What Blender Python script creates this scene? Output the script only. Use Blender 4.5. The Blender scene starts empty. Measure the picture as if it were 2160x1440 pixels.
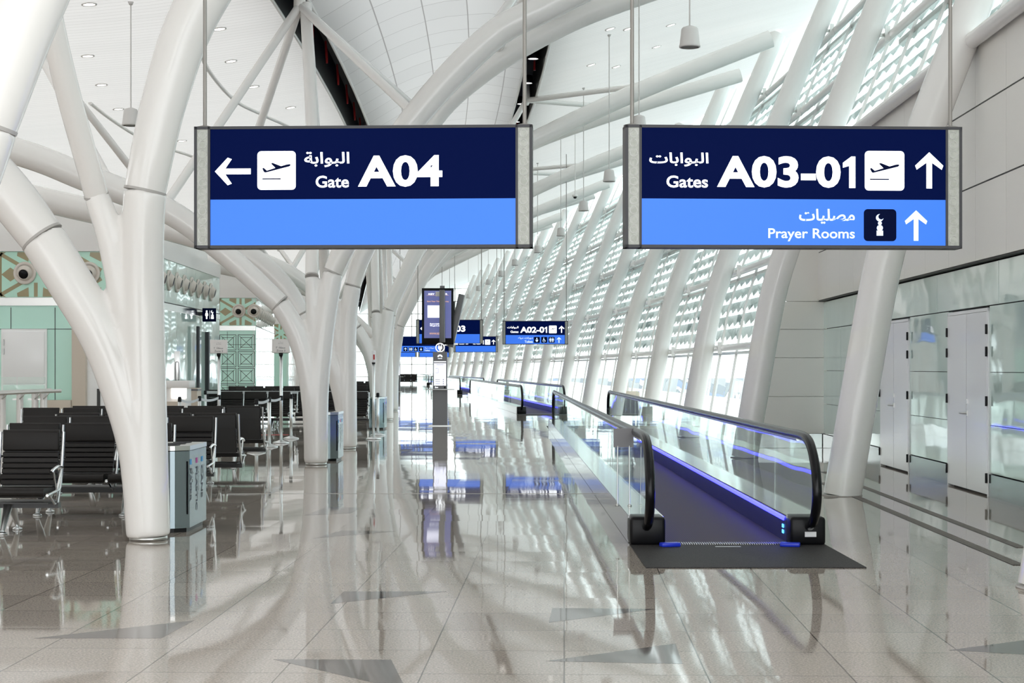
import bpy, bmesh, math, random
from mathutils import Vector, Matrix
random.seed(7)
SC = bpy.context.scene
COL = SC.collection
PI = math.pi
# ---------------------------------------------------------------- camera
F = 3500.0            # focal length in pixels of the 2160 px frame
HC = 1.55             # camera height
cam_data = bpy.data.cameras.new('camera')
cam_data.sensor_width = 36.0
cam_data.lens = F / 2160 * 36
cam_data.shift_y = 56 / 2160
cam_data.clip_end = 1000
cam = bpy.data.objects.new('camera', cam_data)
COL.objects.link(cam)
cam.location = (0, 0, HC)
cam.rotation_euler = (PI / 2, 0, 0)
SC.camera = cam
# ---------------------------------------------------------------- world, lights, exposure
SC.view_settings.view_transform = 'Standard'
SC.view_settings.look = 'None'
SC.view_settings.gamma = 1.0
SC.view_settings.use_curve_mapping = False
SC.view_settings.exposure = 0.62
world = bpy.data.worlds.new('world')
SC.world = world
world.use_nodes = True
bg = world.node_tree.nodes['Background']
bg.inputs[0].default_value = (0.95, 0.98, 1.0, 1)
bg.inputs[1].default_value = 2.5
SC.cycles.max_bounces = 10
SC.cycles.diffuse_bounces = 5
SC.cycles.glossy_bounces = 5
SC.cycles.transparent_max_bounces = 24
SC.cycles.sample_clamp_indirect = 6.0
SC.cycles.caustics_reflective = False
SC.cycles.caustics_refractive = False
SC.cycles.use_denoising = True

ROOF_FILL_L, ROOF_FILL_C, ROOF_FILL_R = 0.23, 0.22, 0.20      # made-up translucency of the roof skin, added to brighten the hall
# ---------------------------------------------------------------- helpers
def fx(px, Y): return (px - 1080) / F * Y
def fz(py, Y): return HC + (776 - py) / F * Y
def P(px, py, Y): return Vector((fx(px, Y), Y, fz(py, Y)))
def fl(px, py):
    Y = HC * F / (py - 776)
    return Vector((fx(px, Y), Y, 0))
def off(Y):          # the hall bends gently to the left
    if Y < 30: return 0.0
    if Y < 75: return 0.1 * (Y - 30) ** 2 / 90
    return 2.25 + 0.1 * (Y - 75)
def offs(Y):
    return 0.0 if Y < 30 else min(0.1, 0.1 * (Y - 30) / 45)
def lerp_tab(tab, h):
    if h <= tab[0][0]: return tab[0][1]
    for (a, b), (c, d) in zip(tab, tab[1:]):
        if h <= c: return b + (d - b) * (h - a) / (c - a)
    (a, b), (c, d) = tab[-2:]
    return d + (d - b) * (h - c) / (c - a)
RIB = [(0, 4.02), (1.35, 4.25), (2.8, 4.5), (3.6, 4.75), (4.5, 5.05), (5.8, 5.55), (8, 6.4), (9.75, 7.15), (11, 7.7)]
def ribx(h): return lerp_tab(RIB, h)
CEIL = [(-18, 7.0), (-12, 7.2), (-9, 7.45), (-6.5, 7.65), (-4.17, 8.0), (-3.67, 8.15), (-2.6, 8.8), (-1.6, 9.15), (-0.5, 9.25),
        (0.5, 9.1), (1.1, 9.15), (4, 9.95), (8.3, 11.0)]
def ceilz(x0): return lerp_tab(CEIL, x0)
def hit_ceiling(px, py):
    Y = 8.0
    while Y < 260:
        if fz(py, Y) >= ceilz(fx(px, Y) + off(Y)): return Vector((fx(px, Y), Y, fz(py, Y)))
        Y += 0.05
    return Vector((fx(px, 100), 100, 9))

def mat(name, color=(0.8, 0.8, 0.8), rough=0.5, metal=0.0, spec=0.5, coat=0.0, emit=None, estr=0.0, nodes=None):
    m = bpy.data.materials.new(name)
    m.use_nodes = True
    nt = m.node_tree
    b = nt.nodes['Principled BSDF']
    b.inputs['Base Color'].default_value = (*color, 1)
    b.inputs['Roughness'].default_value = rough
    b.inputs['Metallic'].default_value = metal
    b.inputs['Specular IOR Level'].default_value = spec
    b.inputs['Coat Weight'].default_value = coat
    b.inputs['Coat Roughness'].default_value = 0.05
    if emit:
        b.inputs['Emission Color'].default_value = (*emit, 1)
        b.inputs['Emission Strength'].default_value = estr
    if nodes: nodes(nt, b)
    return m
def N(nt, typ, **kw):
    n = nt.nodes.new(typ)
    for k, v in kw.items():
        if k in n.inputs: n.inputs[k].default_value = v
        else: setattr(n, k, v)
    return n
def speckle(scale, c1, c2, lo=0.35, hi=0.65, rough=None, bump=0.0, detail=3):
    def f(nt, b):
        tc = N(nt, 'ShaderNodeTexCoord')
        nz = N(nt, 'ShaderNodeTexNoise', Scale=scale, Detail=detail)
        nt.links.new(tc.outputs['Object'], nz.inputs['Vector'])
        cr = N(nt, 'ShaderNodeValToRGB')
        cr.color_ramp.elements[0].position = lo; cr.color_ramp.elements[0].color = (*c1, 1)
        cr.color_ramp.elements[1].position = hi; cr.color_ramp.elements[1].color = (*c2, 1)
        nt.links.new(nz.outputs['Fac'], cr.inputs['Fac'])
        nt.links.new(cr.outputs['Color'], b.inputs['Base Color'])
        if bump:
            bp = N(nt, 'ShaderNodeBump', Strength=bump, Distance=0.01)
            nt.links.new(nz.outputs['Fac'], bp.inputs['Height'])
            nt.links.new(bp.outputs['Normal'], b.inputs['Normal'])
    return f
def glass_mat(name, tint, k=0.5, rough=0.0):
    m = bpy.data.materials.new(name)
    m.use_nodes = True
    nt = m.node_tree
    nt.nodes.clear()
    out = N(nt, 'ShaderNodeOutputMaterial')
    tr = N(nt, 'ShaderNodeBsdfTransparent'); tr.inputs[0].default_value = (*tint, 1)
    gl = N(nt, 'ShaderNodeBsdfGlossy'); gl.inputs['Roughness'].default_value = rough
    gl.inputs[0].default_value = (0.95, 1, 0.98, 1)
    lw = N(nt, 'ShaderNodeLayerWeight'); pw = N(nt, 'ShaderNodeMath', operation='POWER'); pw.inputs[1].default_value = 5.0
    ma = N(nt, 'ShaderNodeMath', operation='MULTIPLY_ADD'); ma.inputs[1].default_value = k; ma.inputs[2].default_value = 0.04
    nt.links.new(lw.outputs['Facing'], pw.inputs[0]); nt.links.new(pw.outputs[0], ma.inputs[0]); fr = ma
    tc = N(nt, 'ShaderNodeTexCoord'); nz = N(nt, 'ShaderNodeTexNoise', Scale=0.9, Detail=0.0); bp = N(nt, 'ShaderNodeBump', Strength=0.25, Distance=0.012)
    nt.links.new(tc.outputs['Object'], nz.inputs['Vector']); nt.links.new(nz.outputs['Fac'], bp.inputs['Height']); nt.links.new(bp.outputs['Normal'], gl.inputs['Normal'])
    mx = N(nt, 'ShaderNodeMixShader')
    nt.links.new(fr.outputs[0], mx.inputs[0])
    nt.links.new(tr.outputs[0], mx.inputs[1]); nt.links.new(gl.outputs[0], mx.inputs[2])
    nt.links.new(mx.outputs[0], out.inputs[0])
    return m
def wavy(scale, strength, dist=0.02):
    def f(nt, b):
        tc = N(nt, 'ShaderNodeTexCoord')
        nz = N(nt, 'ShaderNodeTexNoise', Scale=scale, Detail=1)
        bp = N(nt, 'ShaderNodeBump', Strength=strength, Distance=dist)
        nt.links.new(tc.outputs['Object'], nz.inputs['Vector'])
        nt.links.new(nz.outputs['Fac'], bp.inputs['Height'])
        nt.links.new(bp.outputs['Normal'], b.inputs['Normal'])
        if 'Coat Normal' in b.inputs: nt.links.new(bp.outputs['Normal'], b.inputs['Coat Normal'])
    return f
def grid_lines(bw, bh, mortar, base, line, offset=0.0, rot=0.0, uv=False, mult=None):
    """thin joints between panels; base colour slightly varied per panel"""
    def f(nt, b):
        tc = N(nt, 'ShaderNodeTexCoord')
        mp = N(nt, 'ShaderNodeMapping')
        mp.inputs['Rotation'].default_value = (0, 0, rot)
        nt.links.new(tc.outputs['UV' if uv else 'Object'], mp.inputs['Vector'])
        br = N(nt, 'ShaderNodeTexBrick', Scale=1.0)
        br.offset = offset; br.squash = 1.0
        br.inputs['Mortar Size'].default_value = mortar
        br.inputs['Mortar Smooth'].default_value = 0.0
        br.inputs['Brick Width'].default_value = bw
        br.inputs['Row Height'].default_value = bh
        br.inputs['Color1'].default_value = (*base, 1)
        br.inputs['Color2'].default_value = (*[c * (mult or 0.97) for c in base], 1)
        br.inputs['Mortar'].default_value = (*line, 1)
        nt.links.new(mp.outputs[0], br.inputs['Vector'])
        nt.links.new(br.outputs['Color'], b.inputs['Base Color'])
    return f

M = {}
M['white_paint'] = mat('white_painted_steel', (0.82, 0.80, 0.775), 0.22, spec=0.5, coat=0.25)
M['joint'] = mat('grey_joint', (0.45, 0.43, 0.41), 0.5)
M['steel'] = mat('brushed_steel', (0.62, 0.62, 0.60), 0.28, 1.0)
M['alu'] = mat('satin_aluminium', (0.78, 0.80, 0.80), 0.3, 1.0)
M['chrome'] = mat('polished_chrome', (0.85, 0.85, 0.85), 0.08, 1.0)
M['frame'] = mat('grey_sign_frame', (0.055, 0.055, 0.06), 0.45, 0.0, spec=0.25)
M['black'] = mat('black_plastic', (0.005, 0.005, 0.006), 0.35, spec=0.2)
M['rubber'] = mat('black_rubber', (0.005, 0.005, 0.006), 0.25, spec=0.25)
M['leather'] = mat('black_leather', (0.014, 0.012, 0.011), 0.5, spec=0.25)
M['seatgrey'] = mat('dark_seat_shell', (0.03, 0.03, 0.03), 0.4)
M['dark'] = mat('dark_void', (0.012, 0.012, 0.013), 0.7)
M['red'] = mat('red_paint', (0.45, 0.02, 0.02), 0.4)
M['beige'] = mat('beige_panel', (0.62, 0.54, 0.45), 0.5)
M['whitebd'] = mat('white_board', (0.82, 0.82, 0.83), 0.35)
M['navy'] = mat('navy_backlit', (0.0, 0.001, 0.01), 0.6, spec=0.04, emit=(0.0, 0.0045, 0.055), estr=0.55)
M['blue'] = mat('light_blue_backlit', (0.02, 0.1, 0.4), 0.3, spec=0.2, emit=(0.045, 0.19, 0.90), estr=0.5)
M['glow'] = mat('white_backlit', (0.8, 0.8, 0.8), 0.3, emit=(0.92, 0.95, 1.0), estr=0.95)
M['softglow'] = mat('pale_backlit', (0.5, 0.6, 0.8), 0.3, emit=(0.62, 0.76, 1.0), estr=0.6)
M['navyflat'] = mat('navy_symbol', (0.0, 0.003, 0.03), 0.6, spec=0.05)
M['led'] = mat('blue_led', (0.1, 0.1, 0.6), 0.3, emit=(0.028, 0.03, 1.0), estr=6.0)
M['ledcyan'] = mat('cyan_led', (0.1, 0.3, 0.9), 0.3, emit=(0.05, 0.35, 1.0), estr=3.0)
M['lamp'] = mat('lamp_lens', (1, 1, 1), 0.3, emit=(1, 0.97, 0.92), estr=3.0)
M['bluerubber'] = mat('blue_plastic_with_glow', (0.01, 0.03, 0.5), 0.35, emit=(0.0, 0.02, 0.5), estr=0.05)  # faint blue glow added, though the guide blocks are no lamps
M['belt'] = mat('walkway_belt', (0.10, 0.085, 0.10), 0.6, spec=0.15)
M['plate'] = mat('ribbed_landing_plate', nodes=speckle(90, (0.02, 0.02, 0.02), (0.055, 0.05, 0.048)), rough=0.6, spec=0.15)
M['skirt'] = mat('skirt_with_led_tint', (0.02, 0.022, 0.10), 0.35, spec=0.4)  # blue of the light strip's glow is put into the base colour
M['darksteel'] = mat('dark_steel_base', (0.30, 0.33, 0.32), 0.15, 1.0)
M['drain'] = mat('drain_grating', (0.20, 0.18, 0.16), 0.5, 0.2)
M['rod'] = mat('grey_steel_rod', (0.26, 0.245, 0.225), 0.45, 0.3)
M['mirror'] = mat('polished_steel_cladding', (0.75, 0.76, 0.75), 0.12, 1.0)
M['glass'] = glass_mat('clear_glass', (0.94, 0.98, 0.965))
M['winglass'] = glass_mat('window_glass', (0.80, 0.90, 0.89), 0.85)
M['greenglass'] = mat('back_painted_pale_green_glass', (0.66, 0.83, 0.76), 0.03, coat=0.5, spec=0.6, nodes=wavy(1.1, 0.22, 0.03))
M['mint'] = mat('back_painted_mint_glass', (0.50, 0.82, 0.70), 0.04, coat=0.4, spec=0.7, nodes=wavy(1.0, 0.35, 0.03))
M['frieze'] = mat('mint_frieze_glass', (0.50, 0.80, 0.66), 0.06, spec=0.6, nodes=wavy(1.0, 0.3, 0.03))
M['brown'] = mat('olive_brown_glass', (0.34, 0.29, 0.16), 0.1)
M['nozzle'] = mat('cream_nozzle', (0.68, 0.62, 0.56), 0.4)
M['speaker'] = mat('white_speaker', (0.62, 0.60, 0.58), 0.5)
M['grille'] = mat('grey_grille', (0.28, 0.28, 0.26), 0.7)
M['kiosk'] = mat('grey_kiosk', (0.17, 0.165, 0.17), 0.4, 0.3)
M['screen'] = mat('lit_screen', (0.2, 0.2, 0.4), 0.2, emit=(0.035, 0.05, 0.20), estr=0.6)
M['screenwhite'] = mat('lit_white_screen', (0.6, 0.6, 0.7), 0.2, emit=(0.8, 0.82, 1.0), estr=0.75)
M['orange'] = mat('orange_screen_text', (0.5, 0.3, 0.2), 0.3, emit=(0.9, 0.5, 0.3), estr=0.5)
M['tape'] = mat('pale_belt_fabric', (0.62, 0.64, 0.66), 0.6)
M['louvre'] = mat('pale_louvre', (0.82, 0.86, 0.86), 0.5)
M['ground'] = mat('pale_apron', (0.30, 0.32, 0.34), 0.8)
M['patt'] = mat('patterned_strip', nodes=speckle(40, (0.36, 0.37, 0.33), (0.43, 0.44, 0.40), 0.4, 0.6), rough=0.5)
M['text'] = mat('dark_print', (0.04, 0.05, 0.07), 0.5)
M['greytext'] = mat('grey_print', (0.25, 0.25, 0.25), 0.5)
M['magenta'] = mat('magenta_mark', (0.5, 0.02, 0.3), 0.4)
M['cyan'] = mat('cyan_mark', (0.0, 0.30, 0.7), 0.4)
M['bin'] = mat('steel_bin', (0.24, 0.29, 0.31), 0.22, 0.85, nodes=None)
M['doorwhite'] = mat('white_door_paint', (0.90, 0.90, 0.90), 0.25, coat=0.1)
M['ceilL'] = mat('plank_ceiling', rough=0.6, nodes=grid_lines(40, 0.22, 0.006, (0.76, 0.745, 0.725), (0.5, 0.485, 0.46), uv=True))
M['ceilC'] = mat('perforated_ceiling_panel', rough=0.7, nodes=grid_lines(0.92, 1.5, 0.012, (0.66, 0.66, 0.65), (0.34, 0.33, 0.32), uv=True, mult=0.94))
M['ceilR'] = mat('plank_ceiling_right', rough=0.6, nodes=grid_lines(40, 0.22, 0.006, (0.74, 0.75, 0.73), (0.5, 0.5, 0.48), uv=True))
def translucent(m, fac):     # added so the closed ceilings pass sky light as soft fill
    nt = m.node_tree; b = nt.nodes['Principled BSDF']; out = nt.nodes['Material Output']
    tr = N(nt, 'ShaderNodeBsdfTranslucent'); mx = N(nt, 'ShaderNodeMixShader'); mx.inputs[0].default_value = fac
    src = b.inputs['Base Color'].links[0].from_socket
    nt.links.new(src, tr.inputs[0])
    nt.links.new(b.outputs[0], mx.inputs[1]); nt.links.new(tr.outputs[0], mx.inputs[2]); nt.links.new(mx.outputs[0], out.inputs[0])
M['cove'] = mat('smooth_ceiling_cove', rough=0.6, nodes=lambda nt, b: nt.links.new((lambda r: (setattr(r.outputs[0], 'default_value', (0.80, 0.785, 0.765, 1)), r)[1])(N(nt, 'ShaderNodeRGB')).outputs[0], b.inputs['Base Color']))
translucent(M['cove'], ROOF_FILL_L + 0.03); translucent(M['ceilL'], ROOF_FILL_L); translucent(M['ceilC'], ROOF_FILL_C); translucent(M['ceilR'], ROOF_FILL_R)
M['beigewall'] = mat('beige_wall_panel', (0.87, 0.85, 0.80), 0.35)
M['wallseam'] = mat('dark_wall_joint', (0.05, 0.05, 0.05), 0.6)
M['fascia'] = mat('white_fascia', (0.8, 0.78, 0.76), 0.4)

def floor_nodes(nt, b):
    L = nt.links.new
    tc = N(nt, 'ShaderNodeTexCoord')
    mp = N(nt, 'ShaderNodeMapping'); mp.inputs['Rotation'].default_value = (0, 0, math.radians(1.8))
    L(tc.outputs['Object'], mp.inputs['Vector'])
    br = N(nt, 'ShaderNodeTexBrick', Scale=1.0); br.offset = 0.0
    br.inputs['Mortar Size'].default_value = 0.004
    br.inputs['Mortar Smooth'].default_value = 0.0
    br.inputs['Brick Width'].default_value = 0.72
    br.inputs['Row Height'].default_value = 0.70
    br.inputs['Color1'].default_value = (1, 1, 1, 1)
    br.inputs['Color2'].default_value = (0.86, 0.855, 0.85, 1)
    br.inputs['Mortar'].default_value = (0.25, 0.23, 0.21, 1)
    L(mp.outputs[0], br.inputs['Vector'])
    n1 = N(nt, 'ShaderNodeTexNoise', Scale=75.0, Detail=5.0, Roughness=0.75)
    L(tc.outputs['Object'], n1.inputs['Vector'])
    cr = N(nt, 'ShaderNodeValToRGB')
    cr.color_ramp.elements[0].position = 0.33; cr.color_ramp.elements[0].color = (0.20, 0.168, 0.14, 1)
    cr.color_ramp.elements[1].position = 0.62; cr.color_ramp.elements[1].color = (0.55, 0.485, 0.425, 1)
    L(n1.outputs['Fac'], cr.inputs['Fac'])
    mx = N(nt, 'ShaderNodeMixRGB', blend_type='MULTIPLY'); mx.inputs[0].default_value = 1
    L(cr.outputs['Color'], mx.inputs[1]); L(br.outputs['Color'], mx.inputs[2])
    L(mx.outputs['Color'], b.inputs['Base Color'])
    # every slab is laid at its own minute tilt, and is very slightly wavy
    sep = N(nt, 'ShaderNodeSeparateXYZ'); L(mp.outputs[0], sep.inputs[0])
    def cell(o, s):
        d = N(nt, 'ShaderNodeMath', operation='DIVIDE'); L(o, d.inputs[0]); d.inputs[1].default_value = s
        f = N(nt, 'ShaderNodeMath', operation='FLOOR'); L(d.outputs[0], f.inputs[0]); return f.outputs[0]
    cb = N(nt, 'ShaderNodeCombineXYZ')
    L(cell(sep.outputs[0], 0.72), cb.inputs[0]); L(cell(sep.outputs[1], 0.70), cb.inputs[1])
    wn = N(nt, 'ShaderNodeTexWhiteNoise'); L(cb.outputs[0], wn.inputs['Vector'])
    sb = N(nt, 'ShaderNodeVectorMath', operation='SUBTRACT'); L(wn.outputs['Color'], sb.inputs[0]); sb.inputs[1].default_value = (0.5, 0.5, 0.5)
    ml = N(nt, 'ShaderNodeVectorMath', operation='MULTIPLY'); L(sb.outputs[0], ml.inputs[0]); ml.inputs[1].default_value = (0.007, 0.003, 0.0)
    n2 = N(nt, 'ShaderNodeTexNoise', Scale=1.6, Detail=1.0)
    L(tc.outputs['Object'], n2.inputs['Vector'])
    sb2 = N(nt, 'ShaderNodeVectorMath', operation='SUBTRACT'); L(n2.outputs['Color'], sb2.inputs[0]); sb2.inputs[1].default_value = (0.5, 0.5, 0.5)
    ml2 = N(nt, 'ShaderNodeVectorMath', operation='MULTIPLY'); L(sb2.outputs[0], ml2.inputs[0]); ml2.inputs[1].default_value = (0.005, 0.003, 0.0)
    ad = N(nt, 'ShaderNodeVectorMath', operation='ADD'); L(ml.outputs[0], ad.inputs[0]); L(ml2.outputs[0], ad.inputs[1])
    ad2 = N(nt, 'ShaderNodeVectorMath', operation='ADD'); L(ad.outputs[0], ad2.inputs[0]); ad2.inputs[1].default_value = (0, 0, 1)
    nn = N(nt, 'ShaderNodeVectorMath', operation='NORMALIZE'); L(ad2.outputs[0], nn.inputs[0])
    L(nn.outputs[0], b.inputs['Normal'])
M['floor'] = mat('polished_granite', rough=0.035, spec=0.38, nodes=floor_nodes)
M['inlay'] = mat('dark_granite_inlay', rough=0.04, spec=0.6, nodes=speckle(110, (0.06, 0.05, 0.045), (0.17, 0.15, 0.14)))

def belt_nodes(nt, b):
    tc = N(nt, 'ShaderNodeTexCoord')
    wv = N(nt, 'ShaderNodeTexWave', Scale=18.0); wv.bands_direction = 'X'
    nt.links.new(tc.outputs['Object'], wv.inputs['Vector'])
    cr = N(nt, 'ShaderNodeValToRGB')
    cr.color_ramp.elements[0].color = (0.04, 0.03, 0.04, 1); cr.color_ramp.elements[1].color = (0.10, 0.08, 0.095, 1)
    nt.links.new(wv.outputs['Fac'], cr.inputs['Fac'])
    nt.links.new(cr.outputs['Color'], b.inputs['Base Color'])
belt_nodes(M['belt'].node_tree, M['belt'].node_tree.nodes['Principled BSDF'])

class MB:
    """collects shapes into one mesh"""
    def __init__(s): s.v = []; s.f = []; s.mi = []; s.sm = []; s.uv = None
    def add(s, vs, fs, mi=0, smooth=False):
        o = len(s.v); s.v += [tuple(p) for p in vs]
        for f in fs: s.f.append([i + o for i in f]); s.mi.append(mi); s.sm.append(smooth)
    def box(s, c, d, rz=0.0, mi=0, ch=0.0, R=None):
        hx, hy, hz = d[0] / 2, d[1] / 2, d[2] / 2
        R = R or Matrix.Rotation(rz, 3, 'Z'); c = Vector(c)
        if ch <= 0:
            vs = [c + R @ Vector((x, y, z)) for x in (-hx, hx) for y in (-hy, hy) for z in (-hz, hz)]
            s.add(vs, [(0, 1, 3, 2), (4, 6, 7, 5), (0, 4, 5, 1), (2, 3, 7, 6), (0, 2, 6, 4), (1, 5, 7, 3)], mi)
        else:   # bevelled box through bmesh
            bm = bmesh.new(); bmesh.ops.create_cube(bm, size=1.0)
            for v in bm.verts: v.co = Vector((v.co.x * d[0], v.co.y * d[1], v.co.z * d[2]))
            bmesh.ops.bevel(bm, geom=bm.edges[:], offset=ch, segments=2, profile=0.5, affect='EDGES')
            bm.verts.ensure_lookup_table()
            for i, v in enumerate(bm.verts): v.index = i
            s.add([c + R @ v.co for v in bm.verts], [[v.index for v in f.verts] for f in bm.faces], mi, True)
            bm.free()
    def tube(s, pts, r, n=16, mi=0, caps=True, up=None):
        pts = [Vector(p) for p in pts]
        rs = r if isinstance(r, (list, tuple)) else [r] * len(pts)
        vs, fs = [], []
        prev = None
        for i, p in enumerate(pts):
            t = (pts[min(i + 1, len(pts) - 1)] - pts[max(i - 1, 0)]).normalized()
            if prev is None:
                a = Vector((0, 1, 0)) if abs(t.y) < 0.9 else Vector((1, 0, 0))
                u = (a - t * a.dot(t)).normalized()
            else: u = (prev - t * prev.dot(t)).normalized()
            prev = u; w = t.cross(u)
            for k in range(n):
                an = 2 * PI * k / n
                vs.append(p + (u * math.cos(an) + w * math.sin(an)) * rs[i])
        for i in range(len(pts) - 1):
            for k in range(n):
                fs.append((i * n + k, i * n + (k + 1) % n, (i + 1) * n + (k + 1) % n, (i + 1) * n + k))
        s.add(vs, fs, mi, True)
        if caps:
            s.add(vs[:n], [list(range(n))[::-1]], mi); s.add(vs[-n:], [list(range(n))], mi)
    def lathe(s, prof, c=(0, 0, 0), n=28, R=None, mi=0, smooth=True):
        c = Vector(c); R = R or Matrix.Identity(3); vs, fs = [], []
        for (r, z) in prof:
            for k in range(n):
                a = 2 * PI * k / n; vs.append(c + R @ Vector((r * math.cos(a), r * math.sin(a), z)))
        for i in range(len(prof) - 1):
            for k in range(n):
                fs.append((i * n + k, i * n + (k + 1) % n, (i + 1) * n + (k + 1) % n, (i + 1) * n + k))
        s.add(vs, fs, mi, smooth)
    def prism(s, poly, axis, a, b, mi=0, T=None):
        """poly in 2D extruded from a to b; axis 'y': poly = (x,z); 'x': (y,z); 'z': (x,y)"""
        def mk(p, q):
            v = {'y': (p[0], q, p[1]), 'x': (q, p[0], p[1]), 'z': (p[0], p[1], q)}[axis]
            return T @ Vector(v) if T else Vector(v)
        n = len(poly)
        vs = [mk(p, a) for p in poly] + [mk(p, b) for p in poly]
        s.add(vs, [list(range(n)), list(range(2 * n - 1, n - 1, -1))] + [(i, i + n, (i + 1) % n + n, (i + 1) % n) for i in range(n)], mi)
    def build(s, name, mats, parent=None, props=None):
        me = bpy.data.meshes.new(name)
        me.from_pydata(s.v, [], s.f)
        for m in (mats if isinstance(mats, (list, tuple)) else [mats]): me.materials.append(M[m])
        me.polygons.foreach_set('material_index', s.mi)
        me.polygons.foreach_set('use_smooth', s.sm)
        me.update()
        bm = bmesh.new(); bm.from_mesh(me); bmesh.ops.recalc_face_normals(bm, faces=bm.faces); bm.to_mesh(me); bm.free()
        o = bpy.data.objects.new(name, me); COL.objects.link(o)
        if parent: o.parent = parent
        if props:
            for k, v in props.items(): o[k] = v
        return o
def thing(name, label, cat, loc=(0, 0, 0), rz=0.0, group=None):
    o = bpy.data.objects.new(name, None); COL.objects.link(o)
    o.location = loc; o.rotation_euler = (0, 0, rz); o.empty_display_size = 0.1
    o['label'] = label; o['category'] = cat
    if group: o['group'] = group
    return o
def tag(o, label, cat, group=None):
    o['label'] = label; o['category'] = cat
    if group: o['group'] = group
    return o
def struct(o): o['kind'] = 'structure'; return o
def copy_tree(o, parent=None):
    c = o.copy(); COL.objects.link(c)
    if parent: c.parent = parent
    for ch in list(o.children): copy_tree(ch, c)
    return c
def smooth_path(pts, k=6):
    pts = [Vector(p) for p in pts]; out = []
    for i in range(len(pts) - 1):
        p0 = pts[max(i - 1, 0)]; p1 = pts[i]; p2 = pts[i + 1]; p3 = pts[min(i + 2, len(pts) - 1)]
        for j in range(k):
            t = j / k
            out.append(0.5 * ((2 * p1) + (p2 - p0) * t + (2 * p0 - 5 * p1 + 4 * p2 - p3) * t * t + (3 * p1 - p0 - 3 * p2 + p3) * t ** 3))
    out.append(pts[-1]); return out
def text_mesh(body, x0, z0, x1, z1, y, matname, parent, name='lettering', bold=0.025, extrude=0.0015, xf=None):
    """lettering fitted in the rectangle x0..x1, z0..z1 on a plane facing -Y"""
    c = bpy.data.curves.new(name, 'FONT'); c.body = body; c.offset = bold; c.extrude = 0.0; c.resolution_u = 4
    t = bpy.data.objects.new(name, c); COL.objects.link(t)
    dg = bpy.context.evaluated_depsgraph_get()
    me = bpy.data.meshes.new_from_object(t.evaluated_get(dg))
    bpy.data.objects.remove(t)
    xs = [v.co.x for v in me.vertices]; ys = [v.co.y for v in me.vertices]
    ax, bx, ay, by = min(xs), max(xs), min(ys), max(ys)
    for v in me.vertices:
        q = Vector((x0 + (v.co.x - ax) / (bx - ax) * (x1 - x0), y, z0 + (v.co.y - ay) / max(by - ay, 1e-6) * (z1 - z0)))
        v.co = (xf @ q) if xf else q
    me.materials.clear(); me.materials.append(M[matname])
    o = bpy.data.objects.new(name, me); COL.objects.link(o)
    if parent: o.parent = parent
    return o

# ================================================================ SETTING
# floor with dark triangular inlays (one object)
b = MB()
b.add([(-40, -6, 0), (14, -6, 0), (14, 30, 0), (6, 200, 0), (-60, 200, 0)], [(0, 1, 2, 3, 4)])
def tri(pts):
    vs = [fl(*p) for p in pts]
    b.add([(v.x, v.y, 0.0006) for v in vs], [list(range(len(vs)))], 1)
tri([(697, 1273), (725, 1247), (945, 1247)])
tri([(575, 1390), (825, 1391), (850, 1440), (790, 1440)])
tri([(1158, 1313), (1165, 1282), (1385, 1284)])
tri([(1150, 1394), (1425, 1357), (1440, 1400)])
tri([(2000, 1371), (2160, 1350), (2160, 1380)])
tri([(70, 1346), (410, 1308), (340, 1346)])
tri([(660, 1135), (720, 1119), (835, 1120)])
tri([(640, 1087), (690, 1069), (760, 1070), (740, 1082)])
floor = struct(b.build('floor', ['floor', 'inlay']))
# floor drains along the right wall
def strip_floor(p0, p1, w, name, label):
    a, c = fl(*p0), fl(*p1); d = (c - a).normalized(); nrm = Vector((-d.y, d.x, 0)); L_ = (c - a).length
    t = thing(name, label, 'floor drain', (a.x, a.y, 0), math.atan2(d.y, d.x))
    q = MB(); q.box((L_ / 2, 0, 0.001), (L_, w, 0.003)); q.build('channel', 'frame', t)
    q = MB()
    for k in range(5): q.box((L_ / 2, -w / 2 + w * (k + 0.5) / 5, 0.0035), (L_, w / 5 * 0.62, 0.004))
    q.build('grating', 'drain', t)
strip_floor((1735, 1018), (2150, 1192), 0.10, 'floor_drain', 'slotted steel floor drain passing just before the leaning column foot')
strip_floor((1738, 995), (2155, 1155), 0.09, 'floor_drain', 'slotted steel floor drain running behind the column, nearer the doors')
# long joint across the floor
q = MB(); a = fl(480, 1041); c = fl(1262, 1041)
q.box(((a.x + c.x) / 2, a.y, 0.0008), (c.x - a.x, 0.06, 0.002)); struct(q.build('trim_1', 'joint'))

# outside apron
q = MB(); q.add([(9, -40, -0.4), (300, -40, -0.4), (300, 320, -0.4), (9, 320, -0.4)], [(0, 1, 2, 3)])
q.add([(-30, 201, -0.4), (9, 201, -0.4), (9, 320, -0.4), (-30, 320, -0.4)], [(0, 1, 2, 3)])
o = q.build('ground', 'ground'); struct(o)

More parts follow.
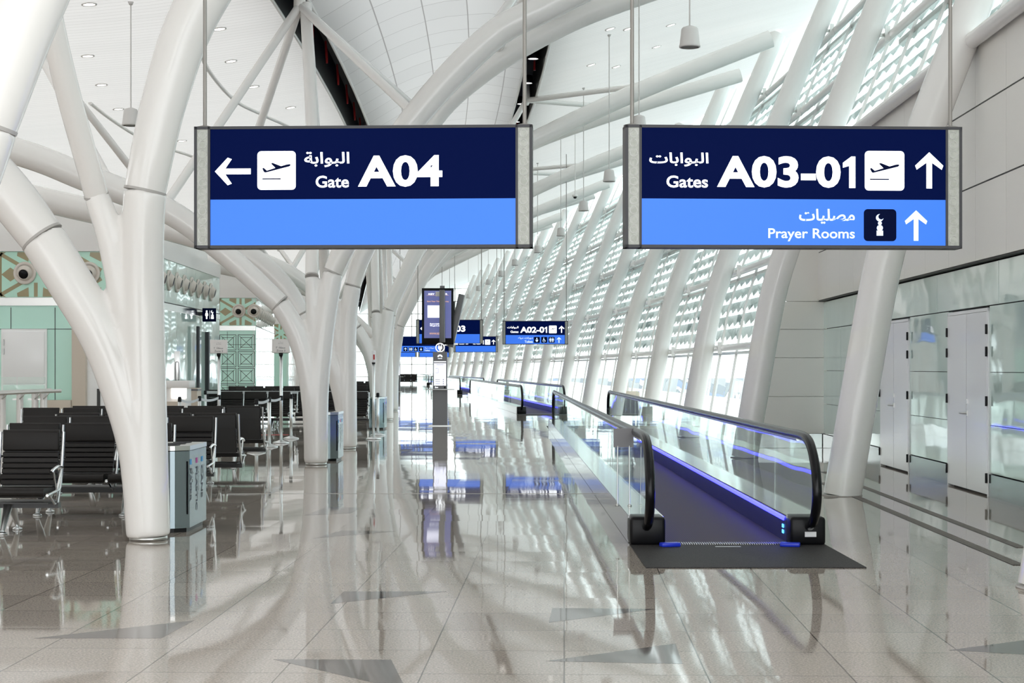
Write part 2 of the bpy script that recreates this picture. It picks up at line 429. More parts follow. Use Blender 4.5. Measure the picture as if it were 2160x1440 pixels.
# ceilings, swept along the bending hall, with uv = (x0, Y)
YS = [-16, -8, 0, 7, 14, 18, 24, 30] + [30 + 3 * i for i in range(1, 16)] + [75 + 8 * i for i in range(1, 17)]
def sweep(xs, zf, name, matn, y0=0, thick=0.0, kind=True):
    vs, fs, uvs = [], [], []
    ys = [y for y in YS if y >= y0]
    for Y in ys:
        for x in xs: vs.append((x - off(Y), Y, zf(x))); uvs.append((x, Y))
    n = len(xs)
    for j in range(len(ys) - 1):
        for i in range(n - 1): fs.append((j * n + i, j * n + i + 1, (j + 1) * n + i + 1, (j + 1) * n + i))
    me = bpy.data.meshes.new(name); me.from_pydata(vs, [], fs); me.materials.append(M[matn])
    ul = me.uv_layers.new(name='uv')
    for l in me.loops: ul.data[l.index].uv = uvs[l.vertex_index]
    for p in me.polygons: p.use_smooth = True
    o = bpy.data.objects.new(name, me); COL.objects.link(o)
    if kind: struct(o)
    return o
def rng(a, b_, n): return [a + (b_ - a) * i / n for i in range(n + 1)]
ceilL = sweep(rng(-18, -4.17, 14), ceilz, 'ceiling', 'ceilL', -16)
sweep(rng(-3.67, 0.45, 9), ceilz, 'ceiling', 'ceilC', -16)
sweep(rng(0.95, 8.3, 8), ceilz, 'ceiling', 'ceilR', 0)
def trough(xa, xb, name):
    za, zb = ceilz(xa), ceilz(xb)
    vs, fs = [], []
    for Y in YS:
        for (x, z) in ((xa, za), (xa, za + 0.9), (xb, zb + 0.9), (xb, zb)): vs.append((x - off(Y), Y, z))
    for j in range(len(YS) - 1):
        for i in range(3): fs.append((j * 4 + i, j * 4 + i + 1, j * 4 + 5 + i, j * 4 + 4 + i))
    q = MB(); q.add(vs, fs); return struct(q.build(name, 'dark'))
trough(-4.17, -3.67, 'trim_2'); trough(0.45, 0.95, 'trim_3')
def edge_bead(x, name):
    q = MB(); q.tube([(x - off(Y), Y, ceilz(x) - 0.02) for Y in YS], 0.035, 6); struct(q.build(name, 'white_paint'))
edge_bead(-4.19, 'trim_4'); edge_bead(-3.65, 'trim_5'); edge_bead(0.43, 'trim_6'); edge_bead(0.97, 'trim_7')

# swooping coves of the left ceiling
def cove(pts, name, drop=0.5):
    w = smooth_path([hit_ceiling(*p) for p in pts], 6); q = MB()
    q.tube([(p.x, p.y, p.z - 0.02) for p in w], 0.045, 8); struct(q.build(name, 'white_paint'))
cove([(418, 40), (424, 110), (450, 160), (500, 213), (560, 243), (620, 275), (650, 330)], 'trim_8', 0.4)
cove([(190, 215), (235, 250), (290, 285), (345, 308), (405, 328), (450, 352)], 'trim_9', 0.35)

# far end wall of glass
Ye = 178.0
q = MB(); q.add([(-32, Ye, 0), (-18.5, Ye, 0), (-18.5, Ye, 11), (-32, Ye, 11)], [(0, 1, 2, 3)]); struct(q.build('wall_end', 'fascia'))
q = MB(); q.add([(-18.5, Ye, 0), (-3, Ye, 0), (-3, Ye, 11), (-18.5, Ye, 11)], [(0, 1, 2, 3)])
w = struct(q.build('window_1', 'winglass'))
q = MB()
for k in range(11): q.box((-18.5 + k * 1.55, Ye - 0.1, 5.5), (0.1, 0.15, 11))
for k in range(8): q.box((-10.75, Ye - 0.1, 0.6 + k * 1.35), (15.5, 0.15, 0.09))
q.build('mullion', 'white_paint', w)
# left hall boundary, far beyond the blocks (upper clerestory wall)
q = MB()
vs = []
for Y in YS: vs += [(-17.9 - off(Y), Y, 0), (-17.9 - off(Y), Y, 6.4)]
q.add(vs, [(2 * j, 2 * j + 1, 2 * j + 3, 2 * j + 2) for j in range(len(YS) - 1)])
struct(q.build('wall_left', 'fascia'))

# ---------------------------------------------------------------- right wall: back-painted glass, doors, beige cladding
def wx(Y): return 5.73 + (Y - 18.6) * 0.0222
Y0w, Y1w = 4.0, 32.1
ang = math.atan2(1.0, 0.0222)     # direction of the wall
def wallbox(q, Ya, Yb, za, zb, proud=0.0, th=0.05, mi=0):
    ym = (Ya + Yb) / 2
    q.box((wx(ym) + th / 2 - proud, ym, (za + zb) / 2), (th, (Yb - Ya) * 1.0003, zb - za), rz=-0.0222, mi=mi)
q = MB()
DOORS = [(23.55, 25.65), (18.95 + 0.6, 21.25 + 0.6)]
d1 = (5425 / (998 - 776), 5425 / (980.5 - 776)); d2 = (5425 / (1047 - 776), 5425 / (1022 - 776))
DH = 2.28
DOORS = [d2, d1]
segs = [(Y0w, d2[0]), (d2[1], d1[0]), (d1[1], Y1w)]
rows = [0.28, 0.86, 1.5, DH + 0.02, 2.84]
for (ya, yb) in segs:
    n = max(1, round((yb - ya) / 1.9)) if (yb - ya) > 2.2 else 1
    for i in range(n):
        a_, b_ = ya + (yb - ya) * i / n, ya + (yb - ya) * (i + 1) / n
        for r0, r1 in zip(rows[:-1], rows[1:-1]):
            wallbox(q, a_ + 0.006, b_ - 0.006, r0 + 0.004, r1 - 0.004)
for i in range(9):
    a_ = Y0w + (Y1w - Y0w) * i / 9; wallbox(q, a_ + 0.006, a_ + (Y1w - Y0w) / 9 - 0.006, DH + 0.03, 2.82)
wr = struct(q.build('wall_right', 'greenglass'))
q = MB(); wallbox(q, Y0w, Y1w, 0, 2.9, proud=-0.06, th=0.1)
q.build('backing', 'wallseam', wr)
q = MB()
for (ya, yb) in segs: wallbox(q, ya + 0.01, yb - 0.01, 0.0, 0.27, proud=0.012)
struct(q.build('baseboard_right', 'darksteel'))
# beige cladding above
q = MB()
nb = 21
for i in range(nb):
    a_, b_ = Y0w + (Y1w + 0.4 - Y0w) * i / nb, Y0w + (Y1w + 0.4 - Y0w) * (i + 1) / nb
    for z0, z1 in ((2.86, 3.77), (3.79, 4.73), (4.75, 5.55)): wallbox(q, a_ + 0.004, b_ - 0.004, z0, z1, proud=0.10, th=0.2)
for z in (3.78, 4.74): wallbox(q, Y0w, Y1w + 0.4, z - 0.03, z + 0.03, proud=0.0, th=0.1)
wu = struct(q.build('wall_right_upper', 'beigewall'))
q = MB(); wallbox(q, Y0w, Y1w + 0.4, 2.84, 5.5, proud=0.085, th=0.15); q.build('joint', 'wallseam', wu)
# end return wall facing the camera, its left edge following the slope of the window wall
q = MB(); wg = 0.60
for r0, r1 in ((0.0, 0.28), (0.28, 1.0), (1.0, 1.75), (1.75, 2.3), (2.3, 2.84), (2.84, 4.3), (4.3, 5.75)):
    a_, c_ = r0 + 0.004, r1 - 0.004
    q.prism([(ribx(a_) + wg, a_), (6.10, a_), (6.10, c_), (ribx(c_) + wg, c_)], 'y', 32.15, 32.25, 1 if r0 == 0 else 0)
wb_ = struct(q.build('wall_back', ['beigewall', 'mirror']))
q = MB(); q.prism([(ribx(0) + wg, 0), (6.3, 0), (6.3, 5.75), (ribx(5.75) + wg, 5.75)], 'y', 32.25, 32.45); q.build('backing', 'beigewall', wb_)
# doors
for di, ((ya, yb), lab) in enumerate(zip(DOORS, ('nearer white double door', 'farther white double door'))):
    ym = (ya + yb) / 2
    root = thing('door_%d' % (di + 1), lab, 'door'); del root['category']; del root['label']; root['kind'] = 'structure'
    root.location = (wx(ym), ym, 0); root.rotation_euler = (0, 0, -0.0222)
    W = yb - ya
    q = MB(); q.box((0.03, -W / 2 - 0.0 + 0.02, DH / 2), (0.1, 0.04, DH)); q.box((0.03, W / 2 - 0.02, DH / 2), (0.1, 0.04, DH)); q.box((0.03, 0, DH - 0.02), (0.1, W, 0.04))
    q.build('door_frame', 'doorwhite', root)
    for s in (-1, 1):
        q = MB(); q.box((-0.0, s * (W / 4 - 0.012), (DH - 0.04) / 2 + 0.01), (0.05, W / 2 - 0.045, DH - 0.07)); lf = q.build('door_leaf', 'doorwhite', root)
        for hz in (0.22, 1.15, 1.75, 2.02):
            q = MB(); q.tube([(-0.035, s * (W / 2 - 0.025), hz - 0.06), (-0.035, s * (W / 2 - 0.025), hz + 0.06)], 0.014, 8); q.build('hinge', 'black', lf)
    q = MB(); q.tube([(-0.02, -0.05, 0.98), (-0.08, -0.05, 0.98), (-0.08, 0.13, 0.98)], 0.012, 8); q.box((-0.03, -0.05, 0.98), (0.015, 0.05, 0.07)); q.box((-0.03, -0.05, 1.13), (0.02, 0.03, 0.06))
    q.build('door_handle', 'steel', root)

# ---------------------------------------------------------------- facade: ribs, rails, glazing, louvres
RY = [11.7 + 8.5 * i for i in range(19)]
def fdir(Y): return Vector((-offs(Y), 1, 0)).normalized()
ordinal = ['first', 'second', 'third', 'fourth', 'fifth', 'sixth', 'seventh', 'eighth', 'ninth', 'tenth', 'eleventh', 'twelfth',
           'thirteenth', 'fourteenth', 'fifteenth', 'sixteenth', 'seventeenth', 'eighteenth', 'nineteenth']
for i, Y in enumerate(RY):
    dx = -0.22 if i == 0 else 0.0
    hs = [0, 0.7, 1.4, 2.2, 3.0, 3.8, 4.6, 5.4, 6.4, 7.4, 8.4, 9.4, 10.2, 10.75]
    lab = {0: 'leaning white column cut off at the right edge of the photo, nearest the camera',
           1: 'thick leaning white column with scuffed foot beside the two white double doors',
           2: 'leaning white column standing behind the glass of the near moving walkway, before the beige wall'}.get(
        i, 'slanting white facade column in front of the window wall, %s from the camera' % ordinal[i])
    t = thing('facade_column', lab, 'column', (-off(Y) + ribx(0) + dx, Y, 0), 0, 'leaning white columns along the window wall')
    q = MB(); q.tube(smooth_path([(ribx(h) - ribx(0), 0, h) for h in hs], 3), 0.228, 24); q.build('shaft', 'white_paint', t)
    q = MB(); q.lathe([(0.0, 0.0), (0.24, 0.0), (0.24, 0.012), (0.0, 0.012)]); q.build('base_ring', 'joint', t)
RAILZ = [2.0, 3.72, 5.5, 7.3, 9.1]
for zi, z in enumerate(RAILZ):
    ys = RY[1:] if zi > 1 else RY[3:]
    y_start = 4.0 if zi > 1 else 32.6
    t = thing('facade_rail', 'white tubular rail crossing the window wall, %s level above the floor' % ordinal[zi], 'rail', (0, 0, 0), 0, 'horizontal tubular rails of the window wall')
    q = MB(); q.tube([(ribx(z) + 0.42 - off(Y) if (Y > 33 or zi != 2) else min(ribx(z) + 0.42, wx(Y) - 0.21), Y, z) for Y in ([y_start] + [y for y in YS if y > y_start])], 0.075 if zi != 2 else 0.10, 10)
    q.build('tube', 'white_paint', t)
    for Y in ys:
        q = MB(); x = ribx(z) - off(Y)
        q.box((x + 0.27, Y - 0.02, z), (0.24, 0.09, 0.05)); q.box((x + 0.33, Y - 0.17, z), (0.09, 0.03, 0.26)); q.box((x + 0.33, Y - 0.09, z + 0.02), (0.05, 0.18, 0.05))
        q.build('bracket', 'steel', t)
# glazing bay by bay
GOFF = 0.62
hs_g = [0.0, 1.0, 2.0, 2.9, 3.72, 4.6, 5.5, 6.4, 7.3, 8.2, 9.1, 10.0, 10.95]
bays = [(4.0, RY[1])] + [(RY[i], RY[i + 1]) for i in range(1, 18)] + [(RY[18], 178)]
for bi, (ya, yb) in enumerate(bays):
    low = 0 if ya > 27 else 6          # glass only above the clad wall near the camera
    hh = hs_g[low:]
    ya2 = 32.5 if (low == 0 and ya < 32) else ya
    q = MB(); vs = []
    for Y in (ya2, yb):
        for h in hh: vs.append((ribx(h) + GOFF - off(Y), Y, h))
    n = len(hh)
    q.add(vs, [(i, i + 1, n + i + 1, n + i) for i in range(n - 1)])
    if ya2 != ya:                       # the part of this bay above the beige wall
        hh2 = hs_g[6:]; vs = []
        for Y in (ya, ya2):
            for h in hh2: vs.append((ribx(h) + GOFF - off(Y), Y, h))
        m_ = len(hh2); q.add(vs, [(i, i + 1, m_ + i + 1, m_ + i) for i in range(m_ - 1)])
    w = struct(q.build('window_%d' % (bi + 2), 'winglass'))
    q = MB()
    nm = 4 if bi < 3 else 3 if bi < 10 else 2
    for k in range(nm):
        Y = ya + (yb - ya) * (k + 0.5) / nm
        lo = 0 if Y > 32.6 else 6
        pts = [Vector((ribx(h) + GOFF - 0.03 - off(Y), Y, h)) for h in hs_g[lo:]]
        for a_, c_ in zip(pts, pts[1:]):
            d = c_ - a_; R = Matrix.Rotation(math.atan2(d.x, d.z), 3, 'Y')
            q.box((a_ + c_) / 2, (0.05, 0.04, d.length), R=R)
    q.build('mullion', 'white_paint', w)
    q = MB()
    for z in RAILZ:
        if z < 5 and ya2 < 32: continue
        a_, c_ = Vector((ribx(z) + GOFF - 0.02 - off(ya2), ya2, z - 0.12)), Vector((ribx(z) + GOFF - 0.02 - off(yb), yb, z - 0.12))
        d = c_ - a_
        q.box((a_ + c_) / 2, (0.08, d.length, 0.06 if z < 5 else 0.10), rz=-math.atan2(d.x, d.y))
    q.build('transom', 'steel', w)
    # louvre screen outside this bay
    if ya > 3:
        q = MB()
        z = 2.35 if ya > 27 else 5.8
        while z < 10.4:
            nseg = 20 if bi < 9 else 10
            vs = []
            ys_ = 32.7 if (z < 5.8 and ya < 32) else ya + 0.1
            for k in range(nseg + 1):
                Y = ys_ + (yb - 0.1 - ys_) * k / nseg
                x = ribx(z) + GOFF + 0.55 - off(Y)
                wv = 0.13 if k % 2 else 0.0
                vs += [(x + 0.22, Y, z + 0.20), (x + 0.02 - wv * 0.3, Y, z + 0.02 - wv)]
            q.add(vs, [(2 * k, 2 * k + 1, 2 * k + 3, 2 * k + 2) for k in range(nseg)])
            z += 0.34
        o = q.build('louvre_screen', 'louvre')
        sm = o.modifiers.new('thickness', 'SOLIDIFY'); sm.thickness = 0.012
        tag(o, 'zigzag white sunshade louvres outside the window wall, bay %s from the camera' % ordinal[min(bi, 18)], 'louvre screen', 'sunshade louvres outside the windows')

# ================================================================ TREE COLUMNS
def tree(X, Y, kind, node_y, label, left, mid, right, rr, inter, base_r=0.192):
    """left/mid/right: lists of local (x, z); first point is the sleeve joint. rr: radii at joints. inter: points between base and joints"""
    t = thing('tree_column', label, 'column', (X, Y, 0), 0, 'white branching tree columns')
    q = MB()
    for pts, r, it in ((left, rr[0], inter[0]), (mid, rr[1], inter[1]), (right, rr[2], inter[2])):
        path = smooth_path([(0, 0, 0.03)] + [(x, 0, z) for x, z in it] + [(pts[0][0], 0, pts[0][1])], 6)
        n = len(path); q.tube(path, [0.006 + base_r + (r - base_r) * (i / (n - 1)) ** 0.8 for i in range(n)], 24)
    tr = q.build('trunk', 'white_paint', t)
    m = tr.modifiers.new('blend', 'REMESH'); m.mode = 'VOXEL'; m.voxel_size = 0.026 if Y < 20 else 0.034; m.use_smooth_shade = True
    m = tr.modifiers.new('smooth', 'SMOOTH'); m.iterations = 7; m.factor = 0.5
    q = MB(); q.lathe([(0, 0), (0.17, 0), (0.17, 0.035), (0, 0.035)]); q.build('base_ring', 'steel', t)
    ny = node_y - Y
    for k, (pts, r) in enumerate(((left, rr[0]), (mid, rr[1]), (right, rr[2]))):
        if k == 1:
            p3 = [(pts[0][0], 0, pts[0][1])] + [(x, ny * (z - pts[0][1]) / (pts[-1][1] - pts[0][1]), z) for x, z in pts[1:]]
            rs_end = r
        else:
            p3 = [(x, 0, z) for x, z in pts]; rs_end = r * (1.5 if (k == 2 and kind == 'A') else 1.32)
        path = smooth_path(p3, 8); n = len(path)
        q = MB(); q.tube(path, [r + (rs_end - r) * min(1, 2.2 * i / (n - 1)) for i in range(n)], 24); q.build('branch', 'white_paint', t)
        a_, c_ = path[0], path[1]; d = (c_ - a_).normalized()
        q = MB(); q.tube([a_ - d * 0.012, a_ + d * 0.012], r + 0.006, 24); q.build('joint_ring', 'joint', t)
    return t
A_L = [(-.585, 2.58), (-1.5, 3.42), (-2.4, 4.08), (-3.7, 4.6), (-4.9, 5.05), (-8, 5.9), (-12, 6.6)]
A_R = [(.27, 3.09), (.58, 3.75), (1.38, 5.3), (2.7, 6.76), (3.77, 7.38), (6.6, 8.72), (10.3, 10.2)]
B_L = [(-.88, 2.58), (-1.25, 3.15), (-2.0, 3.75), (-3.5, 4.25), (-5.4, 4.68), (-8, 5.3), (-12, 6.2)]
B_R = [(.11, 3.14), (.36, 3.85), (1.54, 6.15), (2.56, 7.2), (3.77, 7.95), (4.99, 8.5), (7.5, 9.35), (10.5, 10.25)]
T1_R = [(-.03, 3.15), (.16, 4.02), (.5, 4.9), (1.4, 6.2), (2.7, 7.4), (5, 8.6), (7.5, 9.4), (10.5, 10.25)]
T1_L = [(-.96, 2.73), (-1.4, 3.27), (-2.2, 3.95), (-3.7, 4.6), (-6, 5.3), (-9, 6.0)]
inA = [[(-.03, .8), (-.13, 1.52), (-.32, 2.13)], [(0, 1.2), (-.03, 2.2)], [(.02, 1.2), (.1, 2.0), (.18, 2.55)]]
inB = [[(-.03, .7), (-.22, 1.5), (-.45, 1.95), (-.66, 2.24)], [(-.06, 1.2), (-.16, 2.1), (-.27, 2.7)], [(0, 1.2), (-.0, 2.1), (.04, 2.7)]]
in1 = [[(-.07, .8), (-.26, 1.45), (-.44, 1.88), (-.68, 2.28)], [(-.1, 1.23), (-.2, 2.1), (-.33, 2.7)], [(-.03, 1.2), (-.05, 2.1), (-.05, 2.73)]]
tb = fl(313, 1138)
nd = lambda X0, Yn: (X0 - off(Yn))
tree(-3.85, 10.2, 'A', 12.7, 'big white tree column whose branch cuts across the top left corner of the photo', A_L, [(-.1, 3.02), (-.2, 7.8)], [(.62, 3.05), (.9, 3.85), (1.5, 5.2), (2.7, 6.6), (3.77, 7.38), (6.6, 8.72), (10.3, 10.2)], (.17, .107, .185), [inA[0], inA[1], [(.05, 1.2), (.27, 2.1), (.5, 2.7)]])
tree(tb.x, tb.y, 'B', 12.7, 'largest white tree column in full view, beside the steel recycling bin', T1_L, [(-.47, 3.11), (-.72, 4.9), (-.75, 8.0)], T1_R, (.2, .107, .184), in1)
tree(-3.14, 26.6, 'A', 29.3, 'white tree column between the zone sign posts and the second recycling bin', A_L, [(-.07, 3.02), (-.2, 5.2), (-.5, 7.95)], A_R, (.165, .105, .155), inA)
tree(-3.17, 31.9, 'B', 29.3, 'white tree column just behind the second one, forking above the steel bin', B_L, [(-.4, 3.1), (-.48, 7.95)], B_R, (.18, .105, .16), inB)
deep = [('white tree column behind the sanitiser post, fifth from the camera', 43.6, 'A'), ('white tree column standing right of the slim post and third bin, sixth from the camera', 49.3, 'B'),
        ('distant white tree column, seventh from the camera', 60.6, 'A'), ('distant white tree column, eighth from the camera', 66.3, 'B'),
        ('distant white tree column, ninth from the camera', 77.6, 'A'), ('distant white tree column, tenth from the camera', 83.3, 'B'),
        ('farthest pair of white tree columns, nearer one', 94.6, 'A'), ('farthest pair of white tree columns, farther one', 100.3, 'B')]
for lab, Y, k in deep:
    pr = Y + 2.8 if k == 'A' else Y - 2.8
    X = -3.3 - off(Y)
    if k == 'A': tree(X, Y, 'A', pr, lab, A_L, [(-.07, 3.02), (-.4, 7.95)], A_R, (.165, .105, .155), inA)
    else: tree(X, Y, 'B', pr, lab, B_L, [(-.4, 3.1), (-.45, 7.95)], B_R, (.18, .105, .16), inB)
# roof struts spreading from the nodes under the dark slots
pairs = [(10.2, 15.0), (26.6, 31.9), (43.6, 49.3), (60.6, 66.3), (77.6, 83.3), (94.6, 100.3)]
where = ['over the nearest pair of tree columns', 'above the left big sign', 'over the third pair of tree columns',
         'over the fourth pair of tree columns', 'over the fifth pair of tree columns', 'over the sixth pair of tree columns']
def strut(nm, lab, node, ends, r=0.075):
    t = thing('roof_strut_cluster', lab, 'strut', tuple(node), 0, 'tubular strut clusters under the roof')
    q = MB(); q.lathe([(0, 0.5), (0.1, 0.5), (0.11, -0.05), (0.07, -0.14), (0, -0.14)], n=16); q.build('node', 'white_paint', t)
    for e in ends:
        q = MB(); q.tube([Vector((0, 0, 0)), Vector(e) - Vector(node)], r, 12); q.build('strut', 'white_paint', t)
def loc_on(tab, xl):      # height of a branch at local x
    pts = sorted(tab); return lerp_tab(pts, xl)
for i, (ya, yb) in enumerate(pairs):
    yn = (ya + yb) / 2 + 0.05
    for nm, x0, z, offx in (('left', -3.75, 7.95, (-2.3, 1.65)), ('mid', 0.7, 9.05, (3.0, 7.0)), ('far left', -8.5, 7.35, (-7.6, -3.1))):
        ends = []
        for Yt, tl, tr_ in ((ya, A_L, A_R), (yb, B_L, B_R)):
            bx = (-3.3 - off(Yt))
            for xl in offx:
                if xl < -6.5: continue
                ends.append((bx + xl, Yt, loc_on(tl if xl < 0 else tr_, xl) + 0.1))
        strut(nm, 'white roof struts from the %s dark slot, %s' % ({'left': 'left', 'mid': 'right', 'far left': 'far left'}[nm], where[i]) if nm != 'far left' else
              'white roof struts at the far left, %s' % where[i], (nd(x0, yn), yn, z), ends, 0.075 if nm != 'far left' else 0.07)

# ================================================================ SIGNS
S = 2.4 / 711
def arrow_poly(cx, cy, w, h, th, ang_):
    """arrow pointing up before rotation; y down px coordinates in, list of polygons out"""
    hw = w / 2; st = th / 2; top = -h / 2
    sl = hw * 0.98
    polys = [[(-st, h / 2), (st, h / 2), (st, top + th * 1.0), (-st, top + th * 1.0)],
             [(0, top), (0, top + th * 1.5), (-hw + th * .28, top + sl + th * 0.62), (-hw, top + sl - th * 0.1)],
             [(0, top), (hw, top + sl - th * 0.1), (hw - th * .28, top + sl + th * 0.62), (0, top + th * 1.5)]]
    c, s_ = math.cos(ang_), math.sin(ang_)
    return [[(cx + x * c - y * s_, cy + x * s_ + y * c) for x, y in p] for p in polys]
PLANE = [(.13, .45), (.165, .43), (.25, .505), (.47, .435), (.355, .32), (.40, .305), (.62, .39), (.78, .345), (.85, .338), (.872, .36), (.84, .395), (.21, .555), (.175, .54)]
def rrect(x0, y0, x1, y1, r, k=5):
    out = []
    for cx, cy, a0 in ((x1 - r, y0 + r, -90), (x1 - r, y1 - r, 0), (x0 + r, y1 - r, 90), (x0 + r, y0 + r, 180)):
        for i in range(k + 1):
            a = math.radians(a0 + 90 * i / k); out.append((cx + r * math.cos(a), cy + r * math.sin(a)))
    return out
def circ(cx, cy, r, k=18): return [(cx + r * math.cos(2 * PI * i / k), cy + r * math.sin(2 * PI * i / k)) for i in range(k)]
def sign(label, loc, rz, content, drop=2.9, scale=1.0, W=711, H=255):
    """content: list of (kind, px box/args); px coordinates relative to the sign's top-left corner"""
    t = thing('hanging_sign', label, 'sign', loc, rz, 'backlit blue wayfinding signs')
    def X(px): return (px - W / 2) * S * scale
    def Z(py): return (H / 2 - py) * S * scale
    D = 0.16 * scale
    def poly(q, pts, y, th=0.002, mi=0):
        q.prism([(X(a), Z(b_)) for a, b_ in pts], 'y', y, y - th, mi)
    q = MB()
    q.box((0, 0, 0), (W * S * scale - 0.01, D - 0.02, H * S * scale - 0.01))
    for (x0, x1) in ((0, 6), (29, 34), (676, 681), (705, 711)):
        q.box(((X(x0) + X(x1)) / 2, -0.004, 0), (X(x1) - X(x0), D + 0.012, H * S * scale))
    q.box((0, -0.004, Z(2.5)), (W * S * scale, D + 0.012, 6 * S * scale)); q.box((0, -0.004, Z(H - 3)), (W * S * scale, D + 0.012, 6 * S * scale))
    q.build('frame', 'frame', t)
    yf = -D / 2
    for (x0, x1) in ((6, 29), (681, 705)):
        q = MB(); q.box(((X(x0) + X(x1)) / 2, yf, 0), (X(x1) - X(x0), 0.012, (H - 10) * S * scale)); e = q.build('end_panel', 'patt', t)
        if loc[1] < 20:
            q = MB(); xc = (X(x0) + X(x1)) / 2; n = 12
            for k in range(n):
                zc = Z(18 + (H - 36) * k / (n - 1)); r = 8.5 * S
                for s_ in (0, 1):
                    pr = [(xc + r * math.cos(PI / 6 + PI / 3 * j + s_ * PI / 6), zc + r * math.sin(PI / 6 + PI / 3 * j + s_ * PI / 6)) for j in range(6)]
                    for j in range(6):
                        a_, c_ = Vector((pr[j][0], yf - 0.007, pr[j][1])), Vector((pr[(j + 1) % 6][0], yf - 0.007, pr[(j + 1) % 6][1]))
                        q.tube([a_, c_], 0.0012, 4, caps=False)
            q.build('lattice', 'steel', e)
    q = MB(); q.box((0, yf + 0.002, (Z(5) + Z(153)) / 2), (X(676) - X(34), 0.012, Z(5) - Z(153))); q.build('upper_panel', 'navy', t)
    q = MB(); q.box((0, yf + 0.002, (Z(153) + Z(250)) / 2), (X(676) - X(34), 0.012, Z(153) - Z(250))); q.build('lower_panel', 'blue', t)
    y = yf - 0.005
    for c in content:
        k = c[0]
        if k == 'text':
            _, body, x0, y0, x1, y1, mt, bold = c
            if body.startswith('A') and body.endswith('1'):
                w1 = (y1 - y0) * 0.40; hh = y1 - y0; q = MB()
                poly(q, [(x1, y0), (x1, y1), (x1 - hh * .20, y1), (x1 - hh * .20, y0 + hh * .30), (x1 - w1, y0 + hh * .36), (x1 - w1, y0 + hh * .20), (x1 - hh * .13, y0)], y)
                q.build('lettering', mt, t); body = body[:-1]; x1 -= w1 + hh * .07
            text_mesh(body, X(x0), Z(y1), X(x1), Z(y0), y, mt, t, bold=bold)
        elif k == 'arrow':
            _, cx, cy, w, h, th, an, mt = c
            q = MB()
            for p in arrow_poly(cx, cy, w, h, th, an): poly(q, p, y)
            q.build('arrow', mt, t)
        elif k == 'plane':
            _, x0, y0, x1, y1 = c
            q = MB(); poly(q, rrect(x0, y0, x1, y1, (x1 - x0) * .1), y)
            pl = q.build('pictogram_tile', 'glow', t)
            q = MB(); w = x1 - x0; h = y1 - y0
            poly(q, [(x0 + a * w, y0 + b_ * h) for a, b_ in PLANE], y - 0.003)
            poly(q, [(x0 + .13 * w, y0 + .705 * h), (x0 + .61 * w, y0 + .705 * h), (x0 + .61 * w, y0 + .735 * h), (x0 + .13 * w, y0 + .735 * h)], y - 0.003)
            q.build('aeroplane_symbol', 'navyflat', pl)
        elif k in ('mosque', 'baby', 'chair', 'people', 'uparrow'):
            _, x0, y0, x1, y1, mt = c
            w = x1 - x0; h = y1 - y0
            q = MB(); poly(q, rrect(x0, y0, x1, y1, w * .12), y); pl = q.build('pictogram_tile', 'navyflat', t)
            q = MB(); U = lambda pts: [(x0 + a * w, y0 + b_ * h) for a, b_ in pts]; yy = y - 0.003
            if k == 'mosque':
                poly(q, U([(.39, .67), (.59, .67), (.59, .83), (.39, .83)]), yy)
                poly(q, U(circ(.49, .59, .095)), yy); poly(q, U(circ(.49, .44, .06)), yy)
                ph = math.atan2(-.035, .045)
                def arc(cx_, cy_, r_, ha, n_=16): return [(cx_ + r_ * math.cos(ph + ha + (2 * PI - 2 * ha) * i_ / n_), cy_ + r_ * math.sin(ph + ha + (2 * PI - 2 * ha) * i_ / n_)) for i_ in range(n_ + 1)]
                out = arc(.485, .27, .115, math.radians(45.7)); inn = arc(.528, .2365, .086, math.radians(72.7))
                for j in range(len(out) - 1): poly(q, U([out[j], out[j + 1], inn[j + 1], inn[j]]), yy)
            elif k == 'baby':
                poly(q, U(circ(.5, .27, .11)), yy); poly(q, U([(.3, .45), (.7, .45), (.72, .62), (.6, .82), (.4, .82), (.28, .62)]), yy)
            elif k == 'chair':
                poly(q, U(circ(.42, .22, .08)), yy); poly(q, U([(.38, .32), (.48, .32), (.48, .52), (.66, .52), (.76, .76), (.68, .78), (.6, .6), (.38, .6)]), yy)
                for j in range(14):
                    a0, a1 = math.radians(40 + j * 19), math.radians(59 + j * 19)
                    poly(q, U([(.46 + .23 * math.cos(a0), .64 + .23 * math.sin(a0)), (.46 + .23 * math.cos(a1), .64 + .23 * math.sin(a1)), (.46 + .17 * math.cos(a1), .64 + .17 * math.sin(a1)), (.46 + .17 * math.cos(a0), .64 + .17 * math.sin(a0))]), yy)
            elif k == 'people':
                for cx in (.28, .72):
                    poly(q, U(circ(cx, .2, .08)), yy); poly(q, U([(cx - .14, .32), (cx + .14, .32), (cx + .17, .6), (cx + .08, .6), (cx + .07, .88), (cx - .07, .88), (cx - .08, .6), (cx - .17, .6)]), yy)
                poly(q, U([(.485, .15), (.515, .15), (.515, .88), (.485, .88)]), yy)
            else:
                for p in arrow_poly(x0 + w / 2, y0 + h / 2, w * .7, h * .75, w * .13, 0): poly(q, p, yy)
            q.build('symbol', mt, pl)
    for px in (17, W - 17):
        q = MB(); q.tube([(X(px), 0, Z(0) - 0.005), (X(px), 0, drop - loc[2])], 0.014 * max(scale, 1), 8); q.lathe([(0, Z(0) - 0.002), (0.06, Z(0) - 0.002), (0.06, Z(0) + 0.01), (0.02, Z(0) + 0.02), (0, Z(0) + 0.02)], c=(X(px), 0, 0)); q.build('hanger_rod', 'rod', t)
    return t
AR_GATE = '\uFE94\uFE91\uFE8D\uFEEE\uFE92\uFEDF\uFE8D'
AR_GATES = '\uFE95\uFE8E\uFE91\uFE8D\uFEEE\uFE92\uFEDF\uFE8D'
AR_PRAY = '\uFE95\uFE8E\uFEF4\uFEE0\uFEBC\uFEE3'
